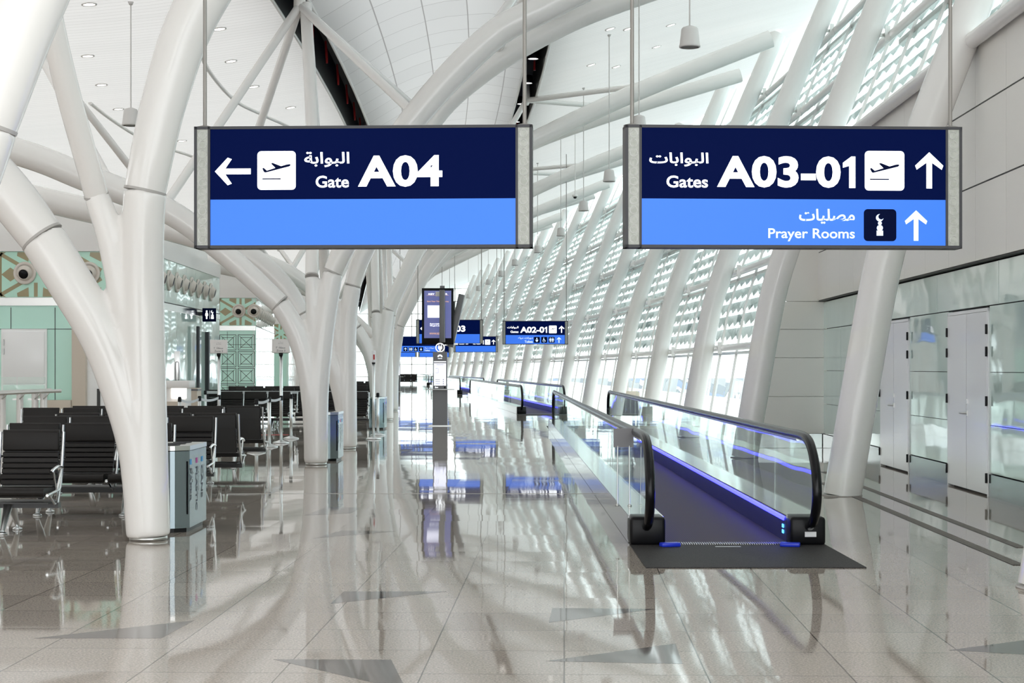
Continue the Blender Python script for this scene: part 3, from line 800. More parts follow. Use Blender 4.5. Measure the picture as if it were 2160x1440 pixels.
AR_WC = '\uFEE9\uFE8E\uFEF4\uFEE3 \uFE95\uFE8D\uFEAD\uFEED\uFEA9'
AR_ZONE = '\uFE94\uFED8\uFEC4\uFEE8\uFEE3'
def left_c(num, big=False):
    return [('arrow', 82, 94, 58, 76, 12, -PI / 2, 'glow'), ('plane', 134, 52, 215, 133), ('text', AR_GATE, 233, 54, 328, 86, 'glow', 0.018),
            ('text', 'Gate', 257, 104, 327, 129, 'glow', 0.018), ('text', num, 346, 62, 523, 128, 'glow', 0.034)]
def right_c(num, extra):
    return [('text', AR_GATES, 50, 57, 174, 86, 'glow', 0.018), ('text', 'Gates', 86, 105, 173, 130, 'glow', 0.018), ('text', num, 192, 63, 484, 129, 'glow', 0.034),
            ('plane', 504, 51, 588, 134), ('arrow', 641, 91, 60, 76, 12, 0, 'glow')] + extra
YSG = 11.8
def cz(x, Y): return ceilz(x + off(Y)) + 0.02
p = P(768, 396.5, YSG)
sign('large backlit sign with left arrow and aeroplane symbol for gate A04', tuple(p), -math.radians(2.6), left_c('A04'), drop=cz(p.x, YSG))
p = P(1670.5, 397, YSG)
sign('large backlit sign with up arrow for gates A03-01 and prayer rooms', tuple(p), math.radians(2.9),
     right_c('A03-01', [('text', AR_PRAY, 365, 173, 483, 204, 'softglow', 0.02), ('text', 'Prayer Rooms', 300, 214, 483, 241, 'softglow', 0.014),
                        ('mosque', 502, 173, 571, 240, 'softglow'), ('arrow', 613, 207, 48, 64, 10, 0, 'softglow')]), drop=cz(p.x, YSG))
WC = [('text', AR_WC, 170, 173, 330, 200, 'softglow', 0.02), ('text', 'Toilets', 240, 212, 328, 238, 'softglow', 0.026), ('baby', 340, 173, 405, 238, 'softglow'), ('chair', 420, 173, 485, 238, 'softglow'),
      ('people', 500, 173, 565, 238, 'softglow'), ('arrow', 613, 207, 48, 64, 10, 0, 'softglow')]
p = P(1129, 701.5, 60.9)
sign('small distant sign for gates A02-01 and toilets, right of the walkways', tuple(p), 0, right_c('A02-01', WC), drop=cz(p.x, 60.9))
p = P(948.5, 699.5, 59.6)
sign('distant sign for gate A03, half hidden by the black digital display', tuple(p), 0, left_c('A03'), drop=cz(p.x, 59.6))
p = P(1003.5, 726, 90)
sign('far sign with up arrow, bottom row blank, peeking out below the A03 sign', tuple(p), 0, right_c('A01', []), drop=cz(p.x, 90) + 0.7)
WCL = [('uparrow', 75, 173, 140, 238, 'softglow'), ('people', 160, 173, 225, 238, 'softglow'), ('chair', 240, 173, 305, 238, 'softglow'), ('baby', 325, 173, 390, 238, 'softglow'),
       ('text', AR_WC, 410, 173, 570, 200, 'softglow', 0.02), ('text', 'Toilets', 410, 212, 500, 238, 'softglow', 0.026)]
p = P(888, 726, 90)
sign('far sign with a row of toilet symbols, left of the black digital display', tuple(p), 0, WCL, drop=cz(p.x, 90))
p = P(916, 741, 124)
sign('tiny farthest sign seen behind the charging kiosk, mostly pale blue', tuple(p), 0, [], drop=cz(p.x, 124))
p = P(846, 741, 126.5)
sign('tiny farthest sign at the left beside the last tree column', tuple(p), 0, [], drop=cz(p.x, 124))

# ================================================================ MOVING WALKWAYS
def walkway(label, c0, c1, near=True, plate=1.7, detail=True):
    c0 = Vector((c0[0], c0[1], 0)); c1 = Vector((c1[0], c1[1], 0)); d = c1 - c0; L_ = d.length
    t = thing('moving_walkway', label, 'moving walkway', tuple(c0), math.atan2(d.y, d.x) - PI / 2, 'moving walkways')
    GX, OX, BX, DZ = 0.71, 0.855, 0.545, 0.24     # local: x across, y along
    q = MB(); q.box((0, L_ / 2, 0.006), (2 * BX, L_, 0.012)); q.build('belt', 'belt', t)
    for s in (-1, 1):
        q = MB()
        q.box((s * (OX + BX) / 2, L_ / 2, DZ / 2), (OX - BX, L_ - 0.3, DZ - 0.006)); q.build('side_cladding', 'mirror', t)
        q = MB(); q.box((s * (BX + 0.004), L_ / 2, 0.11), (0.012, L_ - 0.25, 0.20)); q.build('inner_skirt', 'skirt', t)
        q = MB(); q.box((s * (BX + 0.006), L_ / 2, 0.21), (0.034, L_ - 0.5, 0.034)); q.build('light_strip', 'led', t)
        q = MB(); q.box((s * (OX + BX) / 2, L_ / 2, DZ + 0.002), (OX - BX - 0.01, L_ - 0.35, 0.006)); q.build('deck', 'mirror', t)
        def ends(flip):
            pr = [(0.95, .945), (0.25, .945), (-0.04, .91), (-0.24, .81), (-0.38, .66), (-0.43, .50), (-0.38, .34), (-0.24, .22), (-0.02, .16)]
            return [(s * GX, (L_ - a if flip else a), z) for a, z in pr]
        path = smooth_path(ends(False)[::-1], 5) + smooth_path(ends(True), 5)
        q = MB(); q.tube(path, 0.042, 10); q.build('handrail', 'rubber', t)
        q = MB()
        q.tube([(s * GX, 0.5, 0.905), (s * GX, L_ - 0.5, 0.905)], 0.018, 6); q.build('rail_guide', 'steel', t)
        n = max(4, int(L_ / 1.35)); n = n if detail else 8
        for k in range(n):
            a_, b_ = 0.42 + (L_ - .84) * k / n + 0.006, 0.42 + (L_ - .84) * (k + 1) / n - 0.006
            q = MB()
            if k == 0: q.prism([(a_, .91), (.2, .915), (-.03, .87), (-.2, .78), (-.32, .65), (-.37, .50), (-.32, .36), (-.18, .25), (0, DZ), (b_, DZ), (b_, .91)], 'x', s * GX - .006, s * GX + .006)
            elif k == n - 1: q.prism([(b_, .91), (L_ - .2, .915), (L_ + .03, .87), (L_ + .2, .78), (L_ + .32, .65), (L_ + .37, .50), (L_ + .32, .36), (L_ + .18, .25), (L_, DZ), (a_, DZ), (a_, .91)], 'x', s * GX - .006, s * GX + .006)
            else: q.box((s * GX, (a_ + b_) / 2, (DZ + .91) / 2), (.012, b_ - a_, .91 - DZ))
            q.build('glass_panel', 'glass', t)
        for yy in (0.0, L_):
            q = MB(); q.box((s * (OX + BX) / 2, yy + (0.10 if yy == 0 else -0.10), 0.125), (OX - BX, 0.34, 0.25), ch=0.03); bx = q.build('newel_box', 'black', t)
            if yy == 0 and s > 0 and near:
                q = MB(); q.box((s * (OX + BX) / 2 + 0.02, -0.075, 0.10), (0.10, 0.004, 0.045)); q.build('rating_label', 'whitebd', bx)
    for yy, sg in ((0, -1), (L_, 1)):
        q = MB(); q.box((0, yy + sg * plate / 2, 0.004), (2 * OX, plate, 0.008)); q.build('landing_plate', 'plate', t)
        q = MB()
        for k in range(54): q.box((-BX + 2 * BX * (k + .5) / 54, yy + sg * 0.0, 0.014), (0.008, 0.14, 0.008))
        q.build('comb', 'steel', t)
    if near:
        for s in (-1, 1):
            q = MB(); R = Matrix.Rotation(s * -0.25, 3, 'Z'); q.box((s * 0.52, -0.2, 0.025), (0.17, 0.09, 0.035), R=R, ch=0.008); q.build('guide_block', 'bluerubber', t)
        for z in (0.09, 0.14):
            q = MB(); q.box((BX - 0.004, 0.3, z), (0.008, 0.07, 0.03)); q.build('signal_light', 'ledcyan', t)
        q = MB(); q.box((-0.02, -0.22, 0.0095), (0.22, 0.03, 0.002)); q.build('plate_mark', 'steel', t)
    return t
walkway('nearest moving walkway with glass sides, blue light strip and dark belt', (1.885, 14.55), (1.785, 42.6))
walkway('second moving walkway with glass sides, beyond the end of the nearest one', (1.02, 55.9), (-1.46, 86.8), near=False)
walkway('third moving walkway, far down the hall beyond the second', (-2.4, 98.6), (-5.6, 130), near=False, detail=False)
walkway('farthest moving walkway, a short glass rail left of the charging kiosk', (-6.75, 148), (-9.2, 172), near=False, detail=False)
# little sign stand on the near walkway
t = thing('sign_stand', 'small dark sign panel on two thin legs on the near walkway left deck', 'sign stand', (1.055, 15.7, 0.245))
q = MB(); q.box((0, 0, 0.645), (0.19, 0.012, 0.18)); q.build('panel', 'kiosk', t)
for s in (-1, 1):
    q = MB(); q.tube([(s * 0.058, 0, 0), (s * 0.055, 0, 0.57)], 0.007, 6); q.lathe([(0, 0), (0.022, 0), (0.012, 0.02), (0, 0.02)], c=(s * 0.058, 0, 0), n=10); q.build('leg', 'steel', t)

# ================================================================ BENCHES
def seat_meshes():
    # local: seat faces -Y, centred on x=0, beam at y=0.05; front edge of the cushion at y=-0.30
    w = 0.55
    q = MB()
    prof = [(-0.32, 0.40), (-0.30, 0.435), (-0.2, 0.44), (0.0, 0.42), (0.12, 0.425)]
    th = 0.05
    for i in range(len(prof) - 1):
        (y0, z0), (y1, z1) = prof[i], prof[i + 1]
        q.prism([(y0, z0), (y1, z1), (y1, z1 - th), (y0, z0 - th)], 'x', -w / 2, w / 2)
    q.tube([(-w / 2, -0.30, 0.40), (w / 2, -0.30, 0.40)], 0.043, 12)
    cush = q
    q = MB()
    back = [(0.13, 0.44), (0.165, 0.52), (0.185, 0.60), (0.20, 0.68), (0.215, 0.76)]
    n = 6
    for k in range(n):       # ribbed lower back
        t0, t1 = k / n, (k + 1) / n
        def pt(t):
            return (lerp_tab([(0, .13), (.33, .172), (.66, .196), (1, .212)], t), 0.44 + t * 0.31)
        (y0, z0), (y1, z1) = pt(t0), pt(t1)
        q.prism([(y0 - .006, z0 + .004), (y0 - .015, (z0 * .85 + z1 * .15)), (y1 - .015, (z0 * .15 + z1 * .85)), (y1 - .006, z1 - .004), (y1 + .02, z1), (y0 + .02, z0)], 'x', -w / 2 + .012, w / 2 - .012)
    q.box((0, 0.232, 0.852), (w - .01, 0.05, 0.19), R=Matrix.Rotation(-0.10, 3, 'X'), ch=0.018)
    q.tube([(-w / 2 + .006, 0.245, 0.935), (w / 2 - .006, 0.245, 0.935)], 0.026, 10)
    backq = q
    q = MB(); q.prism([(0.15, 0.43), (0.20, 0.60), (0.235, 0.76), (0.262, 0.93), (0.272, 0.93), (0.25, 0.76), (0.216, 0.60), (0.17, 0.43)], 'x', -w / 2 + .02, w / 2 - .02)
    shell = q
    q = MB()
    pts = smooth_path([(0, -0.30, 0.37), (0, -0.1, 0.385), (0, 0.10, 0.40), (0, 0.165, 0.47), (0, 0.21, 0.65), (0, 0.245, 0.82), (0, 0.262, 0.94)], 4)
    q.tube(pts, 0.014, 8); q.tube([(0, -0.25, 0.38), (0, -0.05, 0.27), (0, 0.05, 0.27)], 0.011, 6); q.tube([(0, 0.05, 0.27), (0, 0.15, 0.45)], 0.014, 6)
    side = q
    q = MB()
    q.tube(smooth_path([(0, 0.20, 0.60), (0, 0.05, 0.615), (0, -0.10, 0.60), (0, -0.17, 0.575)], 4), 0.018, 8)
    q.tube([(0, -0.10, 0.60), (0, 0.0, 0.42), (0, 0.02, 0.34)], 0.010, 6); q.tube([(0, 0.19, 0.60), (0, 0.05, 0.42), (0, 0.02, 0.34)], 0.012, 6)
    arm = q
    q = MB()
    for s in (-1, 1):
        q.tube([(0, 0.05 + s * 0.05, 0.26), (0, 0.05 + s * 0.24, 0.03)], [0.045, 0.02], 10)
        q.lathe([(0, 0), (0.048, 0), (0.045, 0.015), (0.02, 0.028), (0, 0.028)], c=(0, 0.05 + s * 0.24, 0), n=16)
    leg = q
    return cush, backq, shell, side, arm, leg
_c, _b, _s, _sd, _a, _l = seat_meshes()
proto = {}
for k, qq, m in (('cushion', _c, 'leather'), ('backrest', _b, 'leather'), ('back_shell', _s, 'seatgrey'), ('side_frame', _sd, 'alu'), ('armrest', _a, 'chrome'), ('leg', _l, 'alu')):
    o = qq.build(k, m); proto[k] = o.data; bpy.data.objects.remove(o)
PITCH = 0.60
def bench(label, x_right, Y, n, away=False, arms=True, small=False):
    """x_right: centre of the seat at the right end as the camera sees it"""
    x0 = x_right - PITCH * (n - 1)
    t = thing('bench', label, 'bench', (x0, Y, 0), PI if away else 0, 'black airport benches')
    sg = -1 if away else 1
    def put(k, x):
        o = bpy.data.objects.new(k, proto[k]); COL.objects.link(o); o.parent = t; o.location = (sg * x, 0, 0); return o
    for i in range(n):
        x = PITCH * i
        bk = put('backrest', x)
        if not small: sh = put('back_shell', x)
        put('cushion', x)
    if not small:
        for i in range(n + 1): put('side_frame', PITCH * (i - .5))
        for i in ([0, n] if n < 4 else [0, 2, n]): put('armrest', PITCH * (i - .5))
    q = MB(); q.box((sg * PITCH * (n - 1) / 2, 0.05, 0.255), (PITCH * n + 0.04, 0.10, 0.05)); q.box((sg * PITCH * (n - 1) / 2, 0.02, 0.29), (PITCH * n - 0.05, 0.42, 0.012))
    q.build('beam', 'seatgrey', t)
    for x in (0.15, PITCH * (n - 1) - 0.15): put('leg', x)
    return t
bench('black tandem bench nearest the camera at the left edge, facing the camera', -4.60, 15.65, 2)
bench('black tandem bench in the second row, partly behind the big tree column', -3.93, 17.6, 3)
bench('black tandem bench in the third row facing the camera, behind the steel bin', -3.95, 20.2, 4)
bench('black tandem bench with its flat dark back to the camera, behind the steel bin', -3.90, 22.1, 4, away=True)
bench('black tandem bench in the fifth row, only headrests visible behind the others', -4.62, 24.5, 5)
bench('black tandem bench in the last row of the near group, backs to the camera', -4.20, 26.2, 5, away=True)
bench('black tandem bench behind the belt posts, left of the second tree column', -5.85, 41.5, 3)
bench('black tandem bench behind the belt posts, next to the second tree column', -3.9, 41.5, 3)
bench('black tandem bench one row behind the belt barrier, left half', -6.2, 45.0, 4, small=True)
bench('black tandem bench two rows behind the belt barrier', -5.6, 49.5, 5, small=True)
bench('black tandem bench three rows behind the belt barrier', -6.6, 54, 5, small=True)
bench('black tandem bench between two distant tree columns, front row', -4.75, 58, 3, small=True)
bench('black tandem bench between two distant tree columns, back row', -5.3, 66, 4, small=True)
bench('black tandem bench between two distant tree columns, farthest row', -6.3, 74, 4, small=True)
for k, (bx_, by_) in enumerate(((-9.2, 156), (-9.5, 161), (-10.0, 166))):
    bench('row of dark seats far off before the bright end window, %s row' % ('front', 'middle', 'back')[k], bx_, by_, 4, small=True)

# ================================================================ BINS
def recycling_bin(label, x, Y, L_=0.95, detail=True):
    """x: right flat face, Y: front"""
    t = thing('recycling_bin', label, 'bin', (x, Y, 0), 0, 'steel recycling bins')
    r = 0.20
    def outline(g=0.0):
        pts = [(0 - g, 0.10 + g * 0), (0 - g, L_ - g), (-2 * r + g, L_ - g), (-2 * r + g, 0.18)]
        for k in range(1, 10):
            a = PI + (PI * 0.5) * k / 9 * 1.25
            pts.append((-r + (r - g) * math.cos(a), 0.19 + (0.19 - g) * math.sin(a)))
        return pts
    q = MB(); q.prism(outline(0.03), 'z', 0.0, 0.04); q.build('plinth', 'black', t)
    q = MB(); q.prism(outline(), 'z', 0.04, 0.765); body = q.build('body', 'bin', t)
    q = MB(); q.prism(outline(0.006), 'z', 0.765, 0.772, mi=0); q.build('gap', 'black', body)
    q = MB(); q.prism(outline(-0.004), 'z', 0.772, 0.815); lid = q.build('lid', 'steel', t)
    for k in range(3):
        q = MB(); q.lathe([(0.085, 0.815), (0.095, 0.822), (0.07, 0.82), (0.06, 0.80), (0, 0.80)], c=(-r, 0.2 + k * 0.28, 0), n=20); q.build('opening', 'frame', lid)
    if detail:
        T = Matrix(((0, 0, 1, 0), (1, 0, 0, 0), (0, 1, 0, 0), (0, 0, 0, 1)))
        # vertical lettering read top to bottom on the flat side
        for k, (word, ar, mk) in enumerate((('PAPER', '\uFED5\uFEAD\uFEED', 'cyan'), ('PLASTIC', '\uFEDA\uFEF4\uFE98\uFEB3\uFEFC\uFE91', 'magenta'), ('CANS', '\uFEE2\uFEF4\uFEE8\uFEE4\uFEDF\uFE8D', 'cyan'))):
            yc = 0.16 + 0.27 * k if k else 0.13
            # text runs down: text x -> -z ; text height -> +y
            def xf(u0, v0):
                return Matrix(((0, 1, 0, 0.0025), (0, 0, 1, v0), (-1, 0, 0, u0), (0, 0, 0, 1)))
            text_mesh(word, 0, 0, 0.42 if k == 1 else 0.32, 0.085, 0, 'text', body, xf=xf(0.60, yc - 0.03))
            text_mesh(ar, 0, 0, 0.26 if k == 1 else 0.14, 0.06, 0, 'greytext', body, bold=0.01, xf=xf(0.60, yc + 0.075))
            q = MB(); q.box((0.002, yc + 0.02, 0.66), (0.004, 0.08, 0.05)); q.build('colour_mark', mk, body)
        q = MB(); q.box((-0.016, 0.075, 0.42), (0.012, 0.006, 0.5), rz=-0.6); q.build('slot', 'black', body)
    return t
recycling_bin('steel recycling bin with vertical lettering, touching the biggest tree column', -3.05, 15.6)
recycling_bin('steel recycling bin behind the second tree column trunk', fx(716, 27.9), 27.6)
recycling_bin('steel recycling bin beside the slim sanitiser post, farther away', fx(812, 42.2), 41.9)

# ================================================================ BARRIER POSTS
def post(label, x, Y, h=1.0, tall=None, belts=True):
    t = thing('barrier_post', label, 'barrier post', (x, Y, 0), 0, 'aluminium belt barrier posts')
    q = MB(); q.lathe([(0, 0), (0.17, 0), (0.172, 0.014), (0.16, 0.022), (0.08, 0.045), (0.045, 0.06), (0, 0.06)], n=28); q.build('base', 'alu', t)
    q = MB(); q.lathe([(0.0, 0.05), (0.034, 0.05), (0.034, (tall or h) - 0.04), (0, (tall or h) - 0.04)], n=14); q.build('pole', 'alu', t)
    q = MB(); q.lathe([(0.037, h - 0.10), (0.037, h - 0.02), (0.03, h), (0, h)] if not tall else [(0.0355, h - 0.10), (0.0355, h)], n=14); q.build('belt_head', 'black', t)
    return t
def belt(label, a, c, z, sag=0.0, zt=0.05):
    q = MB(); n = 12; a = Vector(a); c = Vector(c)
    vs = []
    for i in range(n + 1):
        u = i / n; p_ = a.lerp(c, u); s_ = 4 * sag * u * (1 - u)
        vs += [(p_.x, p_.y, z - s_), (p_.x, p_.y, z - zt - s_)]
    q.add(vs, [(2 * i, 2 * i + 1, 2 * i + 3, 2 * i + 2) for i in range(n)])
    o = q.build('barrier_belt', 'tape'); m = o.modifiers.new('t', 'SOLIDIFY'); m.thickness = 0.003; m.offset = 0
    tag(o, label, 'barrier belt', 'retractable barrier belts')
pp = {}
for key, px, by, lab, tall in (('a', 541, 954, 'short belt post left of the other three in front of the benches', None), ('b', 568, 942, 'short belt post between the left one and the zone 3 pole', None),
                        ('c', 593, 934, 'tall belt pole carrying the zone 3 board', 1.86), ('d', 614, 925, 'short belt post right of the zone 3 pole, nearest the tree column', None),
                        ('e', 462, 930, 'tall belt pole carrying the zone 2 board', 1.86), ('f', 421, 936, 'short belt post between the gate counter and the zone 2 pole', None),
                        ('g', 379, 940, 'short belt post in front of the gate counter', None), ('h', 433, 905, 'short belt post at the far left end of the long straight belt', None),
                        ('i', 797, 918, 'short belt post between the sanitiser pole and the third bin', None)):
    v = fl(px, by); pp[key] = v; post(lab, v.x, v.y, 0.98, tall)
belt('drooping belt between the two short posts left of the zone 3 pole', pp['a'], pp['b'], 0.95, 0.03)
belt('drooping belt between the short post and the zone 3 pole', pp['b'], pp['c'], 0.95, 0.03)
belt('drooping belt in front of the gate counter', pp['g'], pp['f'], 0.95, 0.06)
belt('drooping belt ending at the zone 2 pole', pp['f'], pp['e'], 0.95, 0.05)
far_end = fl(777, 906)
belt('long straight belt stretched across in front of the rear benches', pp['h'], Vector((pp['d'].x, pp['h'].y, 0)), 0.97, 0.0, 0.07)
belt('straight belt running on to the right past the second tree column', Vector((pp['d'].x, pp['h'].y, 0)), (far_end.x, far_end.y, 0), 0.97, 0.0, 0.07)
for key, num, arn, lab in (('e', '2', '\u0662', 'white zone 2 board on its tall pole'), ('c', '3', '\u0663', 'white zone 3 board on its tall pole')):
    v = pp[key]; t = thing('zone_board', lab, 'sign board', (v.x, v.y - 0.03, 1.84), 0, 'boarding zone boards')
    q = MB(); q.box((0, 0, 0.165), (0.375, 0.02, 0.29), ch=0.006); q.build('frame', 'steel', t)
    q = MB(); q.box((0, -0.009, 0.165), (0.35, 0.008, 0.265)); q.build('panel', 'fascia', t)
    text_mesh('Zone ' + num, -0.09, 0.05, 0.09, 0.09, -0.0145, 'text', t, bold=0.0)
    text_mesh(arn + '  ' + AR_ZONE, -0.10, 0.115, 0.09, 0.155, -0.0145, 'text', t, bold=0.01)
    text_mesh('\uFEE9\uFE8E\uFEF4\uFEE3', -0.04, 0.235, 0.05, 0.255, -0.0145, 'greytext', t, bold=0.0)
    text_mesh('Boarding', -0.05, 0.205, 0.05, 0.225, -0.0145, 'greytext', t, bold=0.0)
    q = MB(); q.lathe([(0, -0.05), (0.03, -0.05), (0.045, -0.01), (0.045, 0.02), (0, 0.02)], n=14); q.build('clamp', 'black', t)
v = fl(788, 926)
t = thing('sanitiser_stand', 'slim white pole with a small sanitiser dispenser on top', 'sanitiser stand', (v.x, v.y, 0))
q = MB(); q.lathe([(0, 0), (0.17, 0), (0.17, 0.02), (0.05, 0.05), (0, 0.05)]); q.build('base', 'alu', t)
q = MB(); q.lathe([(0, 0.04), (0.032, 0.04), (0.032, 1.66), (0, 1.66)], n=14); q.build('pole', 'alu', t)
q = MB(); q.box((0, 0, 1.80), (0.075, 0.08, 0.26), ch=0.01); q.build('dispenser', 'whitebd', t)
q = MB(); q.box((0.012, -0.042, 1.79), (0.035, 0.003, 0.11)); q.build('red_label', 'red', t)
q = MB(); q.box((0, 0, 1.66), (0.07, 0.07, 0.04)); q.build('bracket', 'black', t)
# red strip on the floor behind the posts
t0, t1 = fl(520, 917), fl(608, 917)
q = MB(); q.box(((t0.x + t1.x) / 2, t0.y, 0.002), (t1.x - t0.x, 0.35, 0.003)); tag(q.build('floor_strip', 'red'), 'red strip lying on the floor behind the belt posts', 'floor marking')

# ================================================================ KIOSK AND DIGITAL DISPLAY
def kiosk(label, x, Y, logo=True):
    t = thing('charging_kiosk', label, 'kiosk', (x, Y, 0), 0, 'grey charging kiosks')
    q = MB(); q.box((0, 0, 0.01), (0.60, 0.42, 0.018)); q.build('foot_plate', 'steel', t)
    q = MB(); q.box((0, 0, 0.49), (0.40, 0.22, 0.96)); q.build('lower_body', 'kiosk', t)
    q = MB(); q.box((0, -0.05, 0.975), (0.78, 0.40, 0.022), ch=0.006); q.build('shelf', 'steel', t)
    q = MB(); q.box((0, 0, 1.485), (0.38, 0.16, 1.0)); up = q.build('upper_body', 'kiosk', t)
    q = MB(); q.box((0, -0.082, 1.38), (0.325, 0.006, 0.60)); sc_ = q.build('screen', 'screenwhite', t)
    q = MB()
    for k in range(4):
        q.box((0.09, -0.0865, 1.24 - k * 0.055), (0.022, 0.003, 0.03)); q.box((-0.06, -0.0865, 1.24 - k * 0.055), (0.13, 0.003, 0.012))
    q.box((0, -0.0865, 1.64), (0.2, 0.003, 0.012)); q.box((-0.08, -0.0865, 1.42), (0.07, 0.002, 0.008)); q.box((-0.08, -0.0865, 1.54), (0.07, 0.002, 0.008))
    q.box((-0.115, -0.0865, 1.48), (0.006, 0.002, 0.12)); q.box((-0.045, -0.0865, 1.48), (0.006, 0.002, 0.12))
    q.build('icons', 'greytext', sc_)
    q = MB(); q.box((0, -0.082, 1.72), (0.325, 0.006, 0.022)); q.build('light_bar', 'glow', t)
    q = MB(); q.box((0.13, -0.083, 1.03), (0.05, 0.006, 0.05)); q.build('card_reader', 'black', t)
    text_mesh('Zone', -0.14, 1.015, -0.05, 1.055, -0.083, 'glow', t)
    if logo:
        q = MB()
        for k in range(8):     # petal emblem
            a = math.radians(12 + 156 * k / 7); r0, r1, w = 0.022, 0.075, 0.0125
            c, s_ = math.cos(a), math.sin(a)
            pts = [(r0 * c, r0 * s_), (.055 * c - w * s_, .055 * s_ + w * c), (r1 * c, r1 * s_), (.055 * c + w * s_, .055 * s_ - w * c)]
            q.prism([(p_[0], 1.845 + p_[1]) for p_ in pts], 'y', -0.085, -0.082)
        q.build('emblem', 'glow', t)
        text_mesh('HUAWEI', -0.055, 1.795, 0.055, 1.818, -0.083, 'glow', t)
        q = MB()
        n = 40
        for k in range(n):
            a0, a1 = 2 * PI * k / n, 2 * PI * (k + 1) / n
            q.prism([(.125 * math.cos(a0), 2.10 + .125 * math.sin(a0)), (.125 * math.cos(a1), 2.10 + .125 * math.sin(a1)), (.10 * math.cos(a1), 2.10 + .10 * math.sin(a1)), (.10 * math.cos(a0), 2.10 + .10 * math.sin(a0))], 'y', -0.03, 0.0)
        q.box((0, -0.01, 2.02), (0.035, 0.025, 0.09)); q.prism([(-.055, 2.13), (.055, 2.13), (.055, 2.08), (.03, 2.045), (-.03, 2.045), (-.055, 2.08)], 'y', -.03, -.005)
        q.box((-.03, -.015, 2.15), (.018, .02, .06)); q.box((.03, -.015, 2.15), (.018, .02, .06))
        q.build('plug_ring_sign', 'glow', t)
    return t
v = fl(928, 898)
kiosk('grey charging kiosk with lit white screen, shelf and round plug sign on top', v.x, v.y + 0.1)
v = fl(838, 826)
kiosk('small distant charging kiosk at the right foot of the last tree columns', v.x, v.y, logo=True)
YD = 46.6
t = thing('digital_display', 'tall digital display tower with three tilted screens, one lit blue, behind the charging kiosk', 'display', (fx(933, YD + 0.35), YD + 0.35, 0))
q = MB(); q.box((0, 0, 0.02), (0.32, 0.32, 0.03)); q.box((-0.0, 0, 1.95), (0.13, 0.13, 3.85)); q.build('pole', 'kiosk', t)
def panel(par, cx, w, h, zc, rz, tilt, y0, lit):
    R = Matrix.Rotation(rz, 3, 'Z') @ Matrix.Rotation(tilt, 3, 'Y')
    e = bpy.data.objects.new('screen_panel', None)
    q = MB(); q.box((cx, y0, zc), (w, 0.09, h), R=R, ch=0.012)
    o = q.build('screen_panel', 'black' if lit else 'kiosk', par)
    return o, R
pn, R = panel(t, fx(923.5, YD) - t.location.x, fx(957, YD) - fx(890, YD), 1.58, fz(667, YD), 0, 0, -0.36, True)
xa, xb = fx(895, YD) - t.location.x, fx(952, YD) - t.location.x
q = MB(); q.box(((xa + xb) / 2, -0.41, (fz(613, YD) + fz(713, YD)) / 2), (xb - xa, 0.006, fz(613, YD) - fz(713, YD))); sc_ = q.build('lit_screen', 'screen', pn)
def tx(px): return fx(px, YD) - t.location.x
def rect(q, x0, y0, x1, y1, y=-0.415): q.box(((tx(x0) + tx(x1)) / 2, y, (fz(y0, YD) + fz(y1, YD)) / 2), (tx(x1) - tx(x0), 0.003, fz(y0, YD) - fz(y1, YD)))
q = MB(); rect(q, 902, 644, 935, 670); q.build('schedule_box', 'screenwhite', pn)
q = MB(); rect(q, 900, 622.5, 947, 623.0); q.build('line', 'orange', pn)
q = MB(); rect(q, 919, 615, 928, 625, -0.417); q.build('tile', 'fascia', pn)
text_mesh('KEY', tx(904), fz(622, YD), tx(917), fz(618.5, YD), -0.418, 'glow', pn)
text_mesh('R', tx(940), fz(622, YD), tx(944), fz(618.5, YD), -0.418, 'glow', pn)
text_mesh('Save Your Time & Money', tx(901), fz(638, YD), tx(947), fz(634, YD), -0.418, 'orange', pn)
text_mesh('Book it before you\nWe get it ready for', tx(907), fz(689, YD), tx(938), fz(681.5, YD), -0.418, 'glow', pn)
text_mesh('WWW.KEY', tx(906), fz(705.5, YD), tx(930), fz(701.5, YD), -0.418, 'orange', pn)
q = MB(); n = 8
panel(t, tx(947), 0.30, 1.22, fz(680, YD), math.radians(10), 0, 0.05, False)
R = Matrix.Rotation(math.radians(-62), 3, 'Z')
Rt = Matrix.Rotation(math.radians(12.5), 3, 'Y')
q = MB(); q.box((tx(934.5), -0.78, fz(668, YD)), (0.14, 0.62, 1.44), ch=0.012); q.box((tx(934.5), -0.40, fz(700, YD)), (0.08, 0.10, 0.10)); q.build('screen_panel', 'kiosk', t)
q = MB(); q.box((tx(961), 0.12, fz(676.5, YD + .5)), (0.17, 0.60, 1.52), R=Rt, ch=0.01); q.build('screen_panel', 'kiosk', t)
q = MB(); q.box((tx(959), 0.0, fz(725, YD)), (0.16, 0.25, 0.05)); q.box((tx(948), 0.0, fz(690, YD)), (0.20, 0.06, 0.06)); q.build('mounting_arm', 'steel', t)

